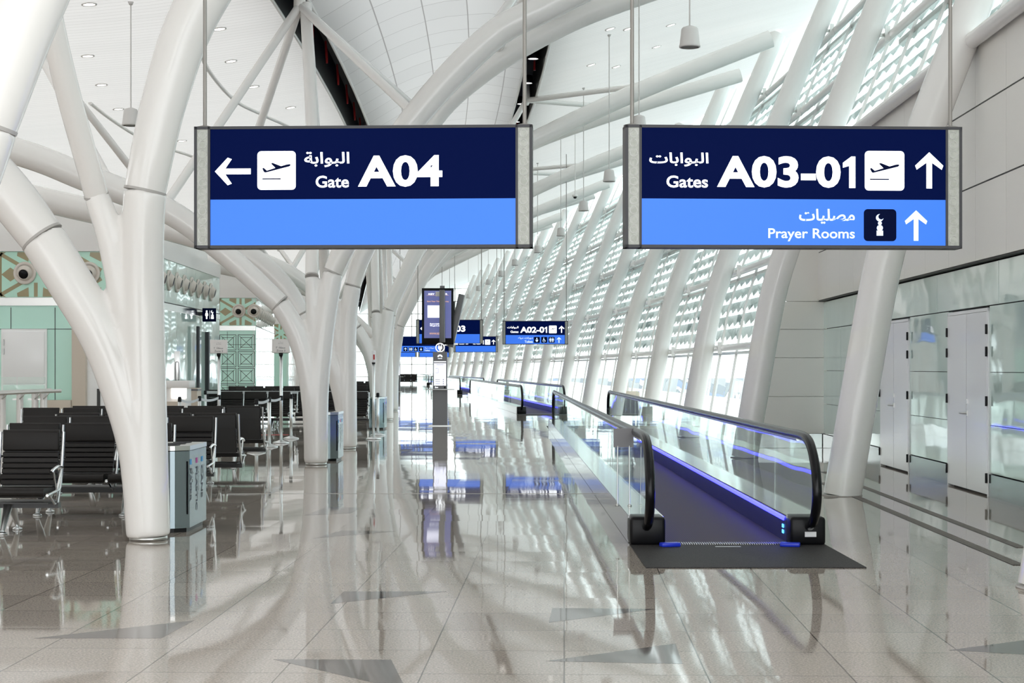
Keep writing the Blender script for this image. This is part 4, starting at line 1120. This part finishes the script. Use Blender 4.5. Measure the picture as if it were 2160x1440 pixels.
# ================================================================ LEFT-HAND SERVICE BLOCKS
def star_pattern(q, cx, cz_, y, s, T=None, x_lim=None, z_lim=None, mi=0):
    """kites and bars round a centre, in the plane y (local), cell radius s"""
    def clip(poly):
        def cl(poly, f, edge):
            out = []
            for i in range(len(poly)):
                a, c = poly[i], poly[(i + 1) % len(poly)]
                fa, fc = f(a), f(c)
                if fa >= 0: out.append(a)
                if (fa >= 0) != (fc >= 0):
                    u = fa / (fa - fc); out.append((a[0] + (c[0] - a[0]) * u, a[1] + (c[1] - a[1]) * u))
            return out
        poly = cl(poly, lambda p: p[0] - x_lim[0], 0)
        if poly: poly = cl(poly, lambda p: x_lim[1] - p[0], 0)
        if poly: poly = cl(poly, lambda p: p[1] - z_lim[0], 0)
        if poly: poly = cl(poly, lambda p: z_lim[1] - p[1], 0)
        return poly
    def add(pts):
        p = clip([(cx + a * s, cz_ + b_ * s) for a, b_ in pts])
        if len(p) > 2: q.prism(p, 'y', y, y - 0.004, mi, T)
    for k in range(6):
        a = math.radians(30 + 60 * k); c, s_ = math.cos(a), math.sin(a)
        w = 0.045
        add([(c * .2 - s_ * w, s_ * .2 + c * w), (c * 1.0 - s_ * w, s_ * 1.0 + c * w), (c * 1.0 + s_ * w, s_ * 1.0 - c * w), (c * .2 + s_ * w, s_ * .2 - c * w)])
        a2 = math.radians(60 * k); c2, s2 = math.cos(a2), math.sin(a2)
        add([(c2 * .36, s2 * .36), (c2 * .62 - s2 * .17, s2 * .62 + c2 * .17), (c2 * .84, s2 * .84), (c2 * .62 + s2 * .17, s2 * .62 - c2 * .17)])
        e0 = (math.cos(a), math.sin(a)); a3 = math.radians(90 + 60 * k); e1 = (math.cos(a3), math.sin(a3))
        n = ((e0[0] + e1[0]) / 2, (e0[1] + e1[1]) / 2)
        add([(e0[0] * .96, e0[1] * .96), (e1[0] * .96, e1[1] * .96), (e1[0] * 1.04, e1[1] * 1.04), (e0[0] * 1.04, e0[1] * 1.04)])
def block(name, label, x_left, x_right, Y, side_to, nozzles_front, nozzles_side, door=False, ornate=False, top=4.15, side_mat='greenglass'):
    """service block: front face at Y (x_left..x_right), side face running to side_to=(x, y)"""
    t = thing(name, label, 'service block', (x_right, Y, 0), 0, 'glass-clad service blocks on the left')
    W = x_right - x_left
    sd = Vector((side_to[0] - x_right, side_to[1] - Y, 0)); SL = sd.length; sa = math.atan2(sd.y, sd.x)
    Tm = Matrix.Rotation(sa, 4, 'Z')          # local x runs along the side, outward face is -y
    ZB = [0.0, 0.2, 2.94, 3.12, top, top + 0.36, top + 0.95]
    q = MB(); q.box((-W / 2, 0.05, (0.2 + 2.94) / 2), (W, 0.1, 2.74)); q.build('front_panel', 'mint', t)
    q = MB(); q.box((-W / 2, 0.04, 3.03), (W, 0.12, 0.17)); q.build('steel_band', 'mirror', t)
    q = MB(); q.box((-W / 2, 0.05, (3.12 + top) / 2), (W, 0.1, top - 3.12 - 0.01)); fr = q.build('frieze', 'frieze', t)
    q = MB()
    cell = 1.62; cxs = [-W + 0.0 + cell * (i - .05) for i in range(int(W / cell) + 3)]
    for cx in cxs: star_pattern(q, cx, (3.12 + top) / 2, 0.0, cell / 2 * 1.13, None, (-W + .01, -.01), (3.14, top - .02))
    q.build('pattern', 'brown', fr)
    q = MB(); q.box((-W / 2, 0.10, top + 0.18), (W + 0.02, 0.3, 0.36)); q.build('fascia', 'fascia', t)
    q = MB(); q.box((-W / 2, 0.62, top + 0.70), (W - 0.6, 0.3, 0.72)); q.build('upper_wall', 'fascia', t)
    q = MB(); q.box((-W / 2, 0.05, 0.1), (W, 0.11, 0.2)); q.build('plinth', 'mirror', t)
    # seams
    q = MB(); n = int(W / 1.05)
    for i in range(1, n + 1): q.box((-W + W * i / (n + 1) * 1.0, -0.003, 1.55), (0.014, 0.006, 2.7))
    q.box((-W / 2, -0.003, 2.42), (W, 0.006, 0.014)); q.build('seam', 'wallseam', t)
    # side
    def sbox(q, a_, b_, z0, z1, out=0.0, th=0.1, mi=0):
        c = Tm @ Vector(((a_ + b_) / 2, th / 2 - out, (z0 + z1) / 2)); q.box(c, (b_ - a_, th, z1 - z0), rz=sa, mi=mi)
    n = max(1, int(SL / 1.3))
    q = MB()
    for i in range(n): sbox(q, SL * i / n + .004, SL * (i + 1) / n - .004, 0.2, 2.94)
    q.build('side_panel', side_mat, t)
    q = MB(); sbox(q, 0, SL, 2.95, 3.11, 0.01); q.build('steel_band', 'mirror', t)
    q = MB()
    for i in range(n): sbox(q, SL * i / n + .004, SL * (i + 1) / n - .004, 3.12, top)
    q.build('side_frieze', 'greenglass', t)
    q = MB(); sbox(q, -0.02, SL, top, top + 0.36, 0.03, 0.3); q.build('fascia', 'fascia', t)
    q = MB(); sbox(q, 0.5, SL, top + 0.3, top + 0.95, -0.35, 0.2); q.build('upper_wall', 'fascia', t)
    q = MB(); sbox(q, 0, SL, 0, 0.2, 0.005); q.build('plinth', 'mirror', t)
    q = MB(); sbox(q, 0, SL, 3.105, 3.125, 0.02); q.build('seam', 'wallseam', t)
    if ornate:      # etched ornamental grid on the lower glass
        q = MB(); pw = 0.62
        xs = 0.08
        while xs + pw < W:
            z = 0.35
            while z + 0.62 < 2.9:
                x0 = -W + xs
                for (a_, b_, c_, d_) in ((0, 0, pw, .02), (0, .56, pw, .58), (0, 0, .02, .58), (pw - .02, 0, pw, .58), (.1, .1, pw - .1, .115), (.1, .465, pw - .1, .48), (.1, .1, .115, .48), (pw - .115, .1, pw - .1, .48)):
                    q.box((x0 + (a_ + c_) / 2, -0.003, z + (b_ + d_) / 2), (c_ - a_, 0.005, d_ - b_))
                for s_ in (-1, 1): q.box((x0 + pw / 2, -0.003, z + .29), (0.68, 0.005, 0.016), R=Matrix.Rotation(s_ * 0.75, 3, 'Y'))
                z += 0.62
            xs += pw + 0.06
        q.build('ornament', 'wallseam', t)
    # round air nozzles
    def nozzle(pos, ang_, lab):
        nz = thing('air_nozzle', lab, 'air nozzle', pos, 0, 'round cream air nozzles')
        nz.matrix_world = Matrix.Translation(Vector(pos)) @ Matrix.Rotation(ang_, 4, 'Z') @ Matrix.Rotation(PI / 2, 4, 'X')
        q = MB(); q.lathe([(0.25, 0.0), (0.255, 0.03), (0.235, 0.05), (0.20, 0.045), (0.18, 0.03), (0.17, 0.028)], n=30); q.build('rim', 'nozzle', nz)
        q = MB(); q.lathe([(0.178, 0.02), (0.165, 0.06), (0.13, 0.11), (0.115, 0.14), (0.105, 0.13), (0.10, 0.06), (0, 0.06)], n=30, R=Matrix.Rotation(math.radians(14), 3, 'X')); q.build('cone', 'nozzle', nz)
        q = MB(); q.lathe([(0, 0.132), (0.104, 0.134), (0.104, 0.128), (0, 0.126)], n=24, R=Matrix.Rotation(math.radians(14), 3, 'X')); q.build('opening', 'black', nz)
    for x, lab in nozzles_front: nozzle((x, Y - 0.005, (3.12 + top) / 2 + 0.03), 0, lab)
    base = Vector((x_right, Y, 0))
    for a_, lab in nozzles_side:
        p_ = base + (Tm @ Vector((a_, -0.005, (3.12 + top) / 2 + 0.03)))
        nozzle(tuple(p_), sa, lab)
    return t
Y1 = 37.0
xl = lambda px: fx(px, Y1)
SN1 = []
for i, px in enumerate((345, 363, 381, 397, 412, 425, 437, 448, 457)):
    SN1.append((0.9 + i * 1.05, 'round cream air nozzle on side of near left block, %s from its corner' % ordinal[i]))
block('service_block', 'mint glass service block at the far left with a white double hatch and patterned frieze', fx(-70, Y1), -8.22, Y1, (-8.46, 48.0),
      [(xl(53), 'round cream air nozzle with black centre, fully visible on the patterned mint frieze'), (xl(188), 'round cream air nozzle half hidden behind the big tree column')], SN1)
SN2 = [(0.5 + i * 1.35, 'tiny round air nozzle on side of second left block, %s from its corner' % ordinal[i]) for i in range(10)]
block('service_block', 'second glass service block with etched ornament panels, behind the zone 2 board', -11.6, -9.5, 61.5, (-10.9, 76.0),
      [(fx(504, 61.5), 'round cream air nozzle on the front of the second left block'), (fx(536, 61.5), 'round cream air nozzle on the right corner of the second left block front')], SN2, ornate=True)
block('service_block', 'third small glass service block far away, behind the zone 3 board', -16.8, -13.2, 98, (-14.6, 112),
      [(fx(573, 98), 'tiny dark-centred air nozzle above the zone 3 board')], [])
# things on the near block front
t = thing('white_hatch', 'white double-hinged hatch door in the mint glass front at the left edge', 'door', (xl(52), Y1 - 0.03, 0))
q = MB(); w = xl(100) - xl(4); q.box((0, 0.0, 1.22), (w, 0.05, 2.40)); q.build('door_frame', 'doorwhite', t)
q = MB(); q.box((0, -0.03, 1.78), (w - .1, 0.04, 1.15), ch=0.005); lf = q.build('upper_leaf', 'doorwhite', t)
q = MB(); q.box((0, -0.03, 0.62), (w - .1, 0.04, 1.1), ch=0.005); q.build('lower_leaf', 'greenglass', t)
for z in (2.12, 1.92):
    q = MB(); q.tube([(-w / 2 + .06, -.06, z - .07), (-w / 2 + .06, -.06, z + .07)], 0.014, 8); q.build('hinge', 'steel', lf)
q = MB(); q.box((w / 2 - .13, -.06, 0.98), (.04, .02, .18)); q.tube([(w / 2 - .13, -.09, .97), (w / 2 - .26, -.09, .97)], .012, 8); q.build('door_handle', 'nozzle', t)
q = MB(); q.box(((xl(158) + xl(187)) / 2, Y1 - 0.12, 1.25), (xl(187) - xl(158), 0.3, 2.5)); tag(q.build('pilaster', 'beige'), 'beige pilaster beside the mint glass wall, left of the tree column', 'pilaster')
q = MB(); q.box(((xl(187) + xl(235)) / 2, Y1 - 0.06, 1.2), (xl(235) - xl(187), 0.12, 2.4)); wb = q.build('white_cabinet', 'doorwhite'); tag(wb, 'tall white cabinet wall with a small socket, just left of the tree trunk', 'cabinet')
q = MB(); q.box((xl(211), Y1 - 0.13, 0.88), (0.07, 0.02, 0.42)); q.build('socket_strip', 'wallseam', wb)
q = MB(); q.box(((xl(101) + xl(157)) / 2, Y1 - 0.2, 0.42), (xl(157) - xl(101), 0.3, 0.84), ch=0.01); tag(q.build('low_cabinet', 'beige'), 'low beige cabinet in front of the mint glass, below the handrail end', 'cabinet')
# handrail with glass and posts
Yr = 33.5
t = thing('glass_railing', 'steel handrail with thick white posts and glass in front of the white hatch', 'railing', (0, Yr, 0))
q = MB(); q.tube([(fx(-60, Yr), -0.9, fz(832, Yr)), (fx(129, Yr), 0.0, fz(824, Yr))], 0.035, 12); q.tube([(fx(-60, Yr), -0.6, fz(829, Yr)), (fx(100, Yr), 0.3, fz(822, Yr))], 0.03, 12); q.build('handrail', 'steel', t)
for px in (5, 42, 74, 92):
    q = MB(); q.tube([(fx(px, Yr), 0, 0), (fx(px, Yr), 0, fz(830, Yr))], 0.07, 14); q.build('post', 'white_paint', t)
    q = MB(); q.tube(smooth_path([(fx(px, Yr), -.05, fz(842, Yr)), (fx(px + 8, Yr), -.1, fz(836, Yr)), (fx(px + 14, Yr), -.1, fz(828, Yr))], 3), 0.014, 6); q.box((fx(px - 4, Yr), -0.02, fz(842, Yr)), (0.2, 0.03, 0.03)); q.build('bracket', 'steel', t)
for a_, c_ in ((-50, 32), (35, 94)):
    q = MB(); q.box(((fx(a_, Yr) + fx(c_, Yr)) / 2, 0.08, 0.72), (fx(c_, Yr) - fx(a_, Yr), 0.015, 1.30)); q.build('glass_panel', 'glass', t)
# projecting toilet sign, alarm, dark door posts, gate counter on the side of the near block
p = P(441.5, 664, 44.5)
t = thing('projecting_sign', 'small navy projecting sign with woman and mosque symbols on the left block', 'sign', tuple(p))
q = MB(); q.box((0, 0, 0), (0.36, 0.06, 0.36)); q.build('panel', 'navyflat', t)
q = MB(); q.box((-0.28, 0.03, 0.03), (0.24, 0.10, 0.10)); q.build('bracket', 'frame', t)
q = MB()
def pq(pts, th=0.004): q.prism([(a * 0.36, -b_ * 0.36) for a, b_ in pts], 'y', -0.031, -0.035)
pq(circ(-.18, -.27, .065)); pq([(-.25, -.18), (-.11, -.18), (-.06, .02), (-.1, .02), (-.08, .08), (-.13, .08), (-.13, .3), (-.23, .3), (-.23, .08), (-.28, .08), (-.26, .02), (-.3, .02)])
pq([(.045, -.33), (.06, -.33), (.06, .3), (.045, .3)])
pq([(.15, .14), (.35, .14), (.35, .3), (.15, .3)]); pq(circ(.25, .06, .09)); pq(circ(.25, -.08, .05))
ph = math.atan2(-.035, .045)
def arc2(cx_, cy_, r_, ha, n_=14): return [(cx_ + r_ * math.cos(ph + ha + (2 * PI - 2 * ha) * i_ / n_), cy_ + r_ * math.sin(ph + ha + (2 * PI - 2 * ha) * i_ / n_)) for i_ in range(n_ + 1)]
out = arc2(.24, -.24, .10, math.radians(45.7)); inn = arc2(.277, -.269, .075, math.radians(72.7))
for j in range(len(out) - 1): pq([out[j], out[j + 1], inn[j + 1], inn[j]])
q.build('symbols', 'glow', t)
q = MB(); p = P(337, 640, 38.6); p.x = -8.225; q.box(tuple(p), (0.07, 0.06, 0.13), ch=0.01); tag(q.build('fire_alarm', 'red'), 'small red fire alarm box on the steel band of the left block', 'alarm')
for px, Yq, top_, w_, lab in ((418, 43.6, 688, 0.07, 'thin dark upright beside the wider dark post near the gate counter'), (436, 45.5, 700, 0.14, 'wide dark post under the navy toilet sign')):
    q = MB(); h = fz(top_, Yq); q.box((fx(px, Yq), Yq, h / 2), (w_, 0.16, h)); tag(q.build('dark_post', 'frame'), lab, 'post')
Yk = 35.5
t = thing('gate_counter', 'cream gate counter with a glowing front panel, right of the tree trunk', 'counter', (fx(372, Yk), Yk, 0))
q = MB(); q.box((-.02, 0, 0.62), (0.56, 0.6, 1.24), ch=0.01); q.box((0.02, -0.03, 1.20), (0.66, 0.66, 0.16), ch=0.02); q.build('body', 'fascia', t)
q = MB(); q.box((0.12, -0.31, 1.02), (0.32, 0.01, 0.22)); q.build('glowing_panel', 'lamp', t)
q = MB(); q.box((-0.16, -0.33, 0.42), (0.5, 0.08, 0.84)); q.build('lower_panel', 'beige', t)
t = thing('gate_reader', 'slim upright boarding gate reader standing on the cream counter', 'reader', (fx(374, 35.6), 35.6, 1.28))
q = MB(); q.box((0, 0, 0.32), (0.13, 0.05, 0.62), ch=0.01); q.build('body', 'alu', t)
q = MB(); q.tube(smooth_path([(-.035, -.03, .0), (-.035, -.03, .36), (0, -.03, .40), (.035, -.03, .36), (.035, -.03, 0)], 3), .008, 6); q.build('loop', 'kiosk', t)
t = thing('gate_side_desk', 'low grey and beige desk standing right of the gate counter', 'desk', (fx(408, 37.5), 37.5, 0))
q = MB(); q.box((0, 0, 0.55), (0.26, 0.5, 1.1)); q.build('body', 'beige', t)
q = MB(); q.box((0, 0, 1.06), (0.3, 0.52, 0.04)); q.build('top', 'kiosk', t)
# staff podium by the window wall beyond the near walkway
Yp = 55.0
t = thing('podium', 'small beige podium with raised box standing behind the near walkway glass', 'podium', (fx(1324, Yp), Yp, 0))
q = MB(); q.prism([(-.33, 0), (.36, 0), (.30, .56), (-.22, .56)], 'y', -0.25, 0.25); q.build('base', 'kiosk', t)
q = MB(); q.box((0.05, 0, .68), (.66, .55, .22), ch=0.04); q.build('top', 'beige', t)
q = MB(); q.box((-.16, 0.1, .94), (.38, .3, .32)); q.build('raised_box', 'fascia', t)

# ================================================================ CEILING FITTINGS
def pendant(label, px, pyb, z=6.0, Yf=None):
    Y = Yf or (z - HC) * F / (776 - pyb)
    x = fx(px, Y); top = ceilz(x + off(Y))
    t = thing('pendant_speaker', label, 'speaker', (x, Y, z), 0, 'white pendant speakers')
    q = MB(); q.lathe([(0.125, 0.0), (0.145, 0.0), (0.148, 0.02), (0.14, 0.05), (0.118, 0.25), (0.10, 0.275), (0.03, 0.30), (0.0, 0.30)], n=28); q.build('housing', 'speaker', t)
    q = MB(); q.lathe([(0, 0.012), (0.127, 0.012)], n=28); q.build('grille', 'grille', t)
    q = MB(); q.tube([(0, 0, 0.29), (0, 0, top - z)], 0.012, 8); q.lathe([(0, top - z - .05), (.03, top - z - .05), (.05, top - z), (0, top - z)], n=12); q.build('rod', 'speaker', t)
for px, py, lab in ((1455, 100, 'nearest and biggest white pendant speaker, above the right sign'), (1348, 276, 'white pendant speaker peeking above the left corner of the right sign'),
                    (1285, 383, 'white pendant speaker between the two big signs, nearest the right one'), (1231, 445, 'white pendant speaker between the two big signs, second lower'),
                    (1183, 498, 'white pendant speaker between the two big signs, third lower'), (1134, 533, 'white pendant speaker just below the corner of the left sign'),
                    (1086, 560, 'small white pendant speaker above the distant A02-01 sign'), (1057, 583, 'small white pendant speaker left of the one above the A02-01 sign'),
                    (1030, 600, 'tiny white pendant speaker, second left of the one above the A02-01 sign'), (1009, 613, 'tiny white pendant speaker, third left of the one above the A02-01 sign'),
                    (988, 629, 'tiny white pendant speaker right of the digital display top')):
    pendant(lab, px, py)
pendant('white pendant speaker on a rod in the upper left, between two tree branches', 276, 265, 5.6)
p = hit_ceiling(1213, 300)
t = thing('security_camera', 'small dome camera hanging on a thin rod between the two big signs', 'camera', (fx(1213, 55), 55, fz(416, 55)))
q = MB(); q.lathe([(0, -0.05), (0.05, -0.03), (0.06, 0.02), (0, 0.02)], n=14); q.build('dome', 'black', t)
q = MB(); q.lathe([(0, 0.02), (0.09, 0.02), (0.09, 0.08), (0, 0.08)], n=14); q.tube([(0, 0, .08), (0, 0, ceilz(t.location.x + off(55)) - t.location.z)], 0.015, 6); q.build('mount', 'white_paint', t)
dl = [(188, 8), (463, 60), (185, 117), (487, 128), (214, 178), (250, 229), (384, 296), (613, 226), (535, 182), (1415, 52), (1385, 98), (1287, 60), (1247, 136), (1337, 176), (1325, 60), (1300, 140), (62, 60), (1208, 240), (1160, 300), (455, 555), (480, 568)]
for i, (px, py) in enumerate(dl):
    p = hit_ceiling(px, py)
    side = 'left' if px < 1000 else 'right'
    k = sum(1 for a in dl[:i] if (a[0] < 1000) == (px < 1000))
    t = thing('downlight', 'small recessed downlight in the %s ceiling at the %s of the photo, %s row' % (side, 'far left' if px < 250 else 'upper left' if px < 700 else 'upper middle' if px < 1270 else 'upper right', ordinal[k]), 'downlight', tuple(p), 0, 'recessed ceiling downlights')
    sl = (ceilz(p.x + off(p.y) + .3) - ceilz(p.x + off(p.y) - .3)) / .6
    t.rotation_euler = (0, -math.atan(sl), 0)
    q = MB(); q.lathe([(0.10, -0.02), (0.13, -0.02), (0.13, 0.01), (0.10, 0.01)], n=20); q.build('trim_ring', 'white_paint', t)
    q = MB(); q.lathe([(0, -0.012), (0.10, -0.012)], n=20); q.build('lens', 'lamp', t)
# red hangers and lamps inside the dark slots
for k in range(16):
    Y = 33 + 2.75 * k
    x = -3.98 - off(Y)
    q = MB(); z = ceilz(-3.92) + 0.12; q.tube([(x, Y, z + 0.4), (x + 0.02, Y, z + 0.1), (x + 0.03, Y, z - 0.08)], [0.022, 0.03, 0.022], 8)
    tag(q.build('red_sprinkler_drop', 'red'), 'red pipe drop inside the left dark roof slot, %s from the camera' % (ordinal[k]), 'sprinkler pipe', 'red pipe drops in the roof slots')
for k in range(9):
    Y = 38.5 + 3.6 * k
    x = 0.70 - off(Y)
    q = MB(); z = ceilz(.7) + 0.25; q.tube([(x + .05, Y + 1.2, z + 0.4), (x + 0.05, Y + 1.2, z - 0.05)], [0.022, 0.03], 8)
    tag(q.build('red_sprinkler_drop', 'red'), 'red pipe drop inside the right dark roof slot, %s from the camera' % (ordinal[k]), 'sprinkler pipe', 'red pipe drops in the roof slots')
    t = thing('slot_lamp', 'round lamp set inside the right dark roof slot, %s from the camera' % ordinal[k], 'lamp', (x, Y, ceilz(.7) + 0.28), 0, 'round lamps in the right roof slot')
    q = MB(); q.lathe([(0, 0), (0.13, 0)], n=20); q.build('lens', 'lamp', t)
    q = MB(); q.lathe([(0.13, -0.01), (0.16, -0.01), (0.15, 0.2), (0, 0.2)], n=20); q.build('can', 'black', t)
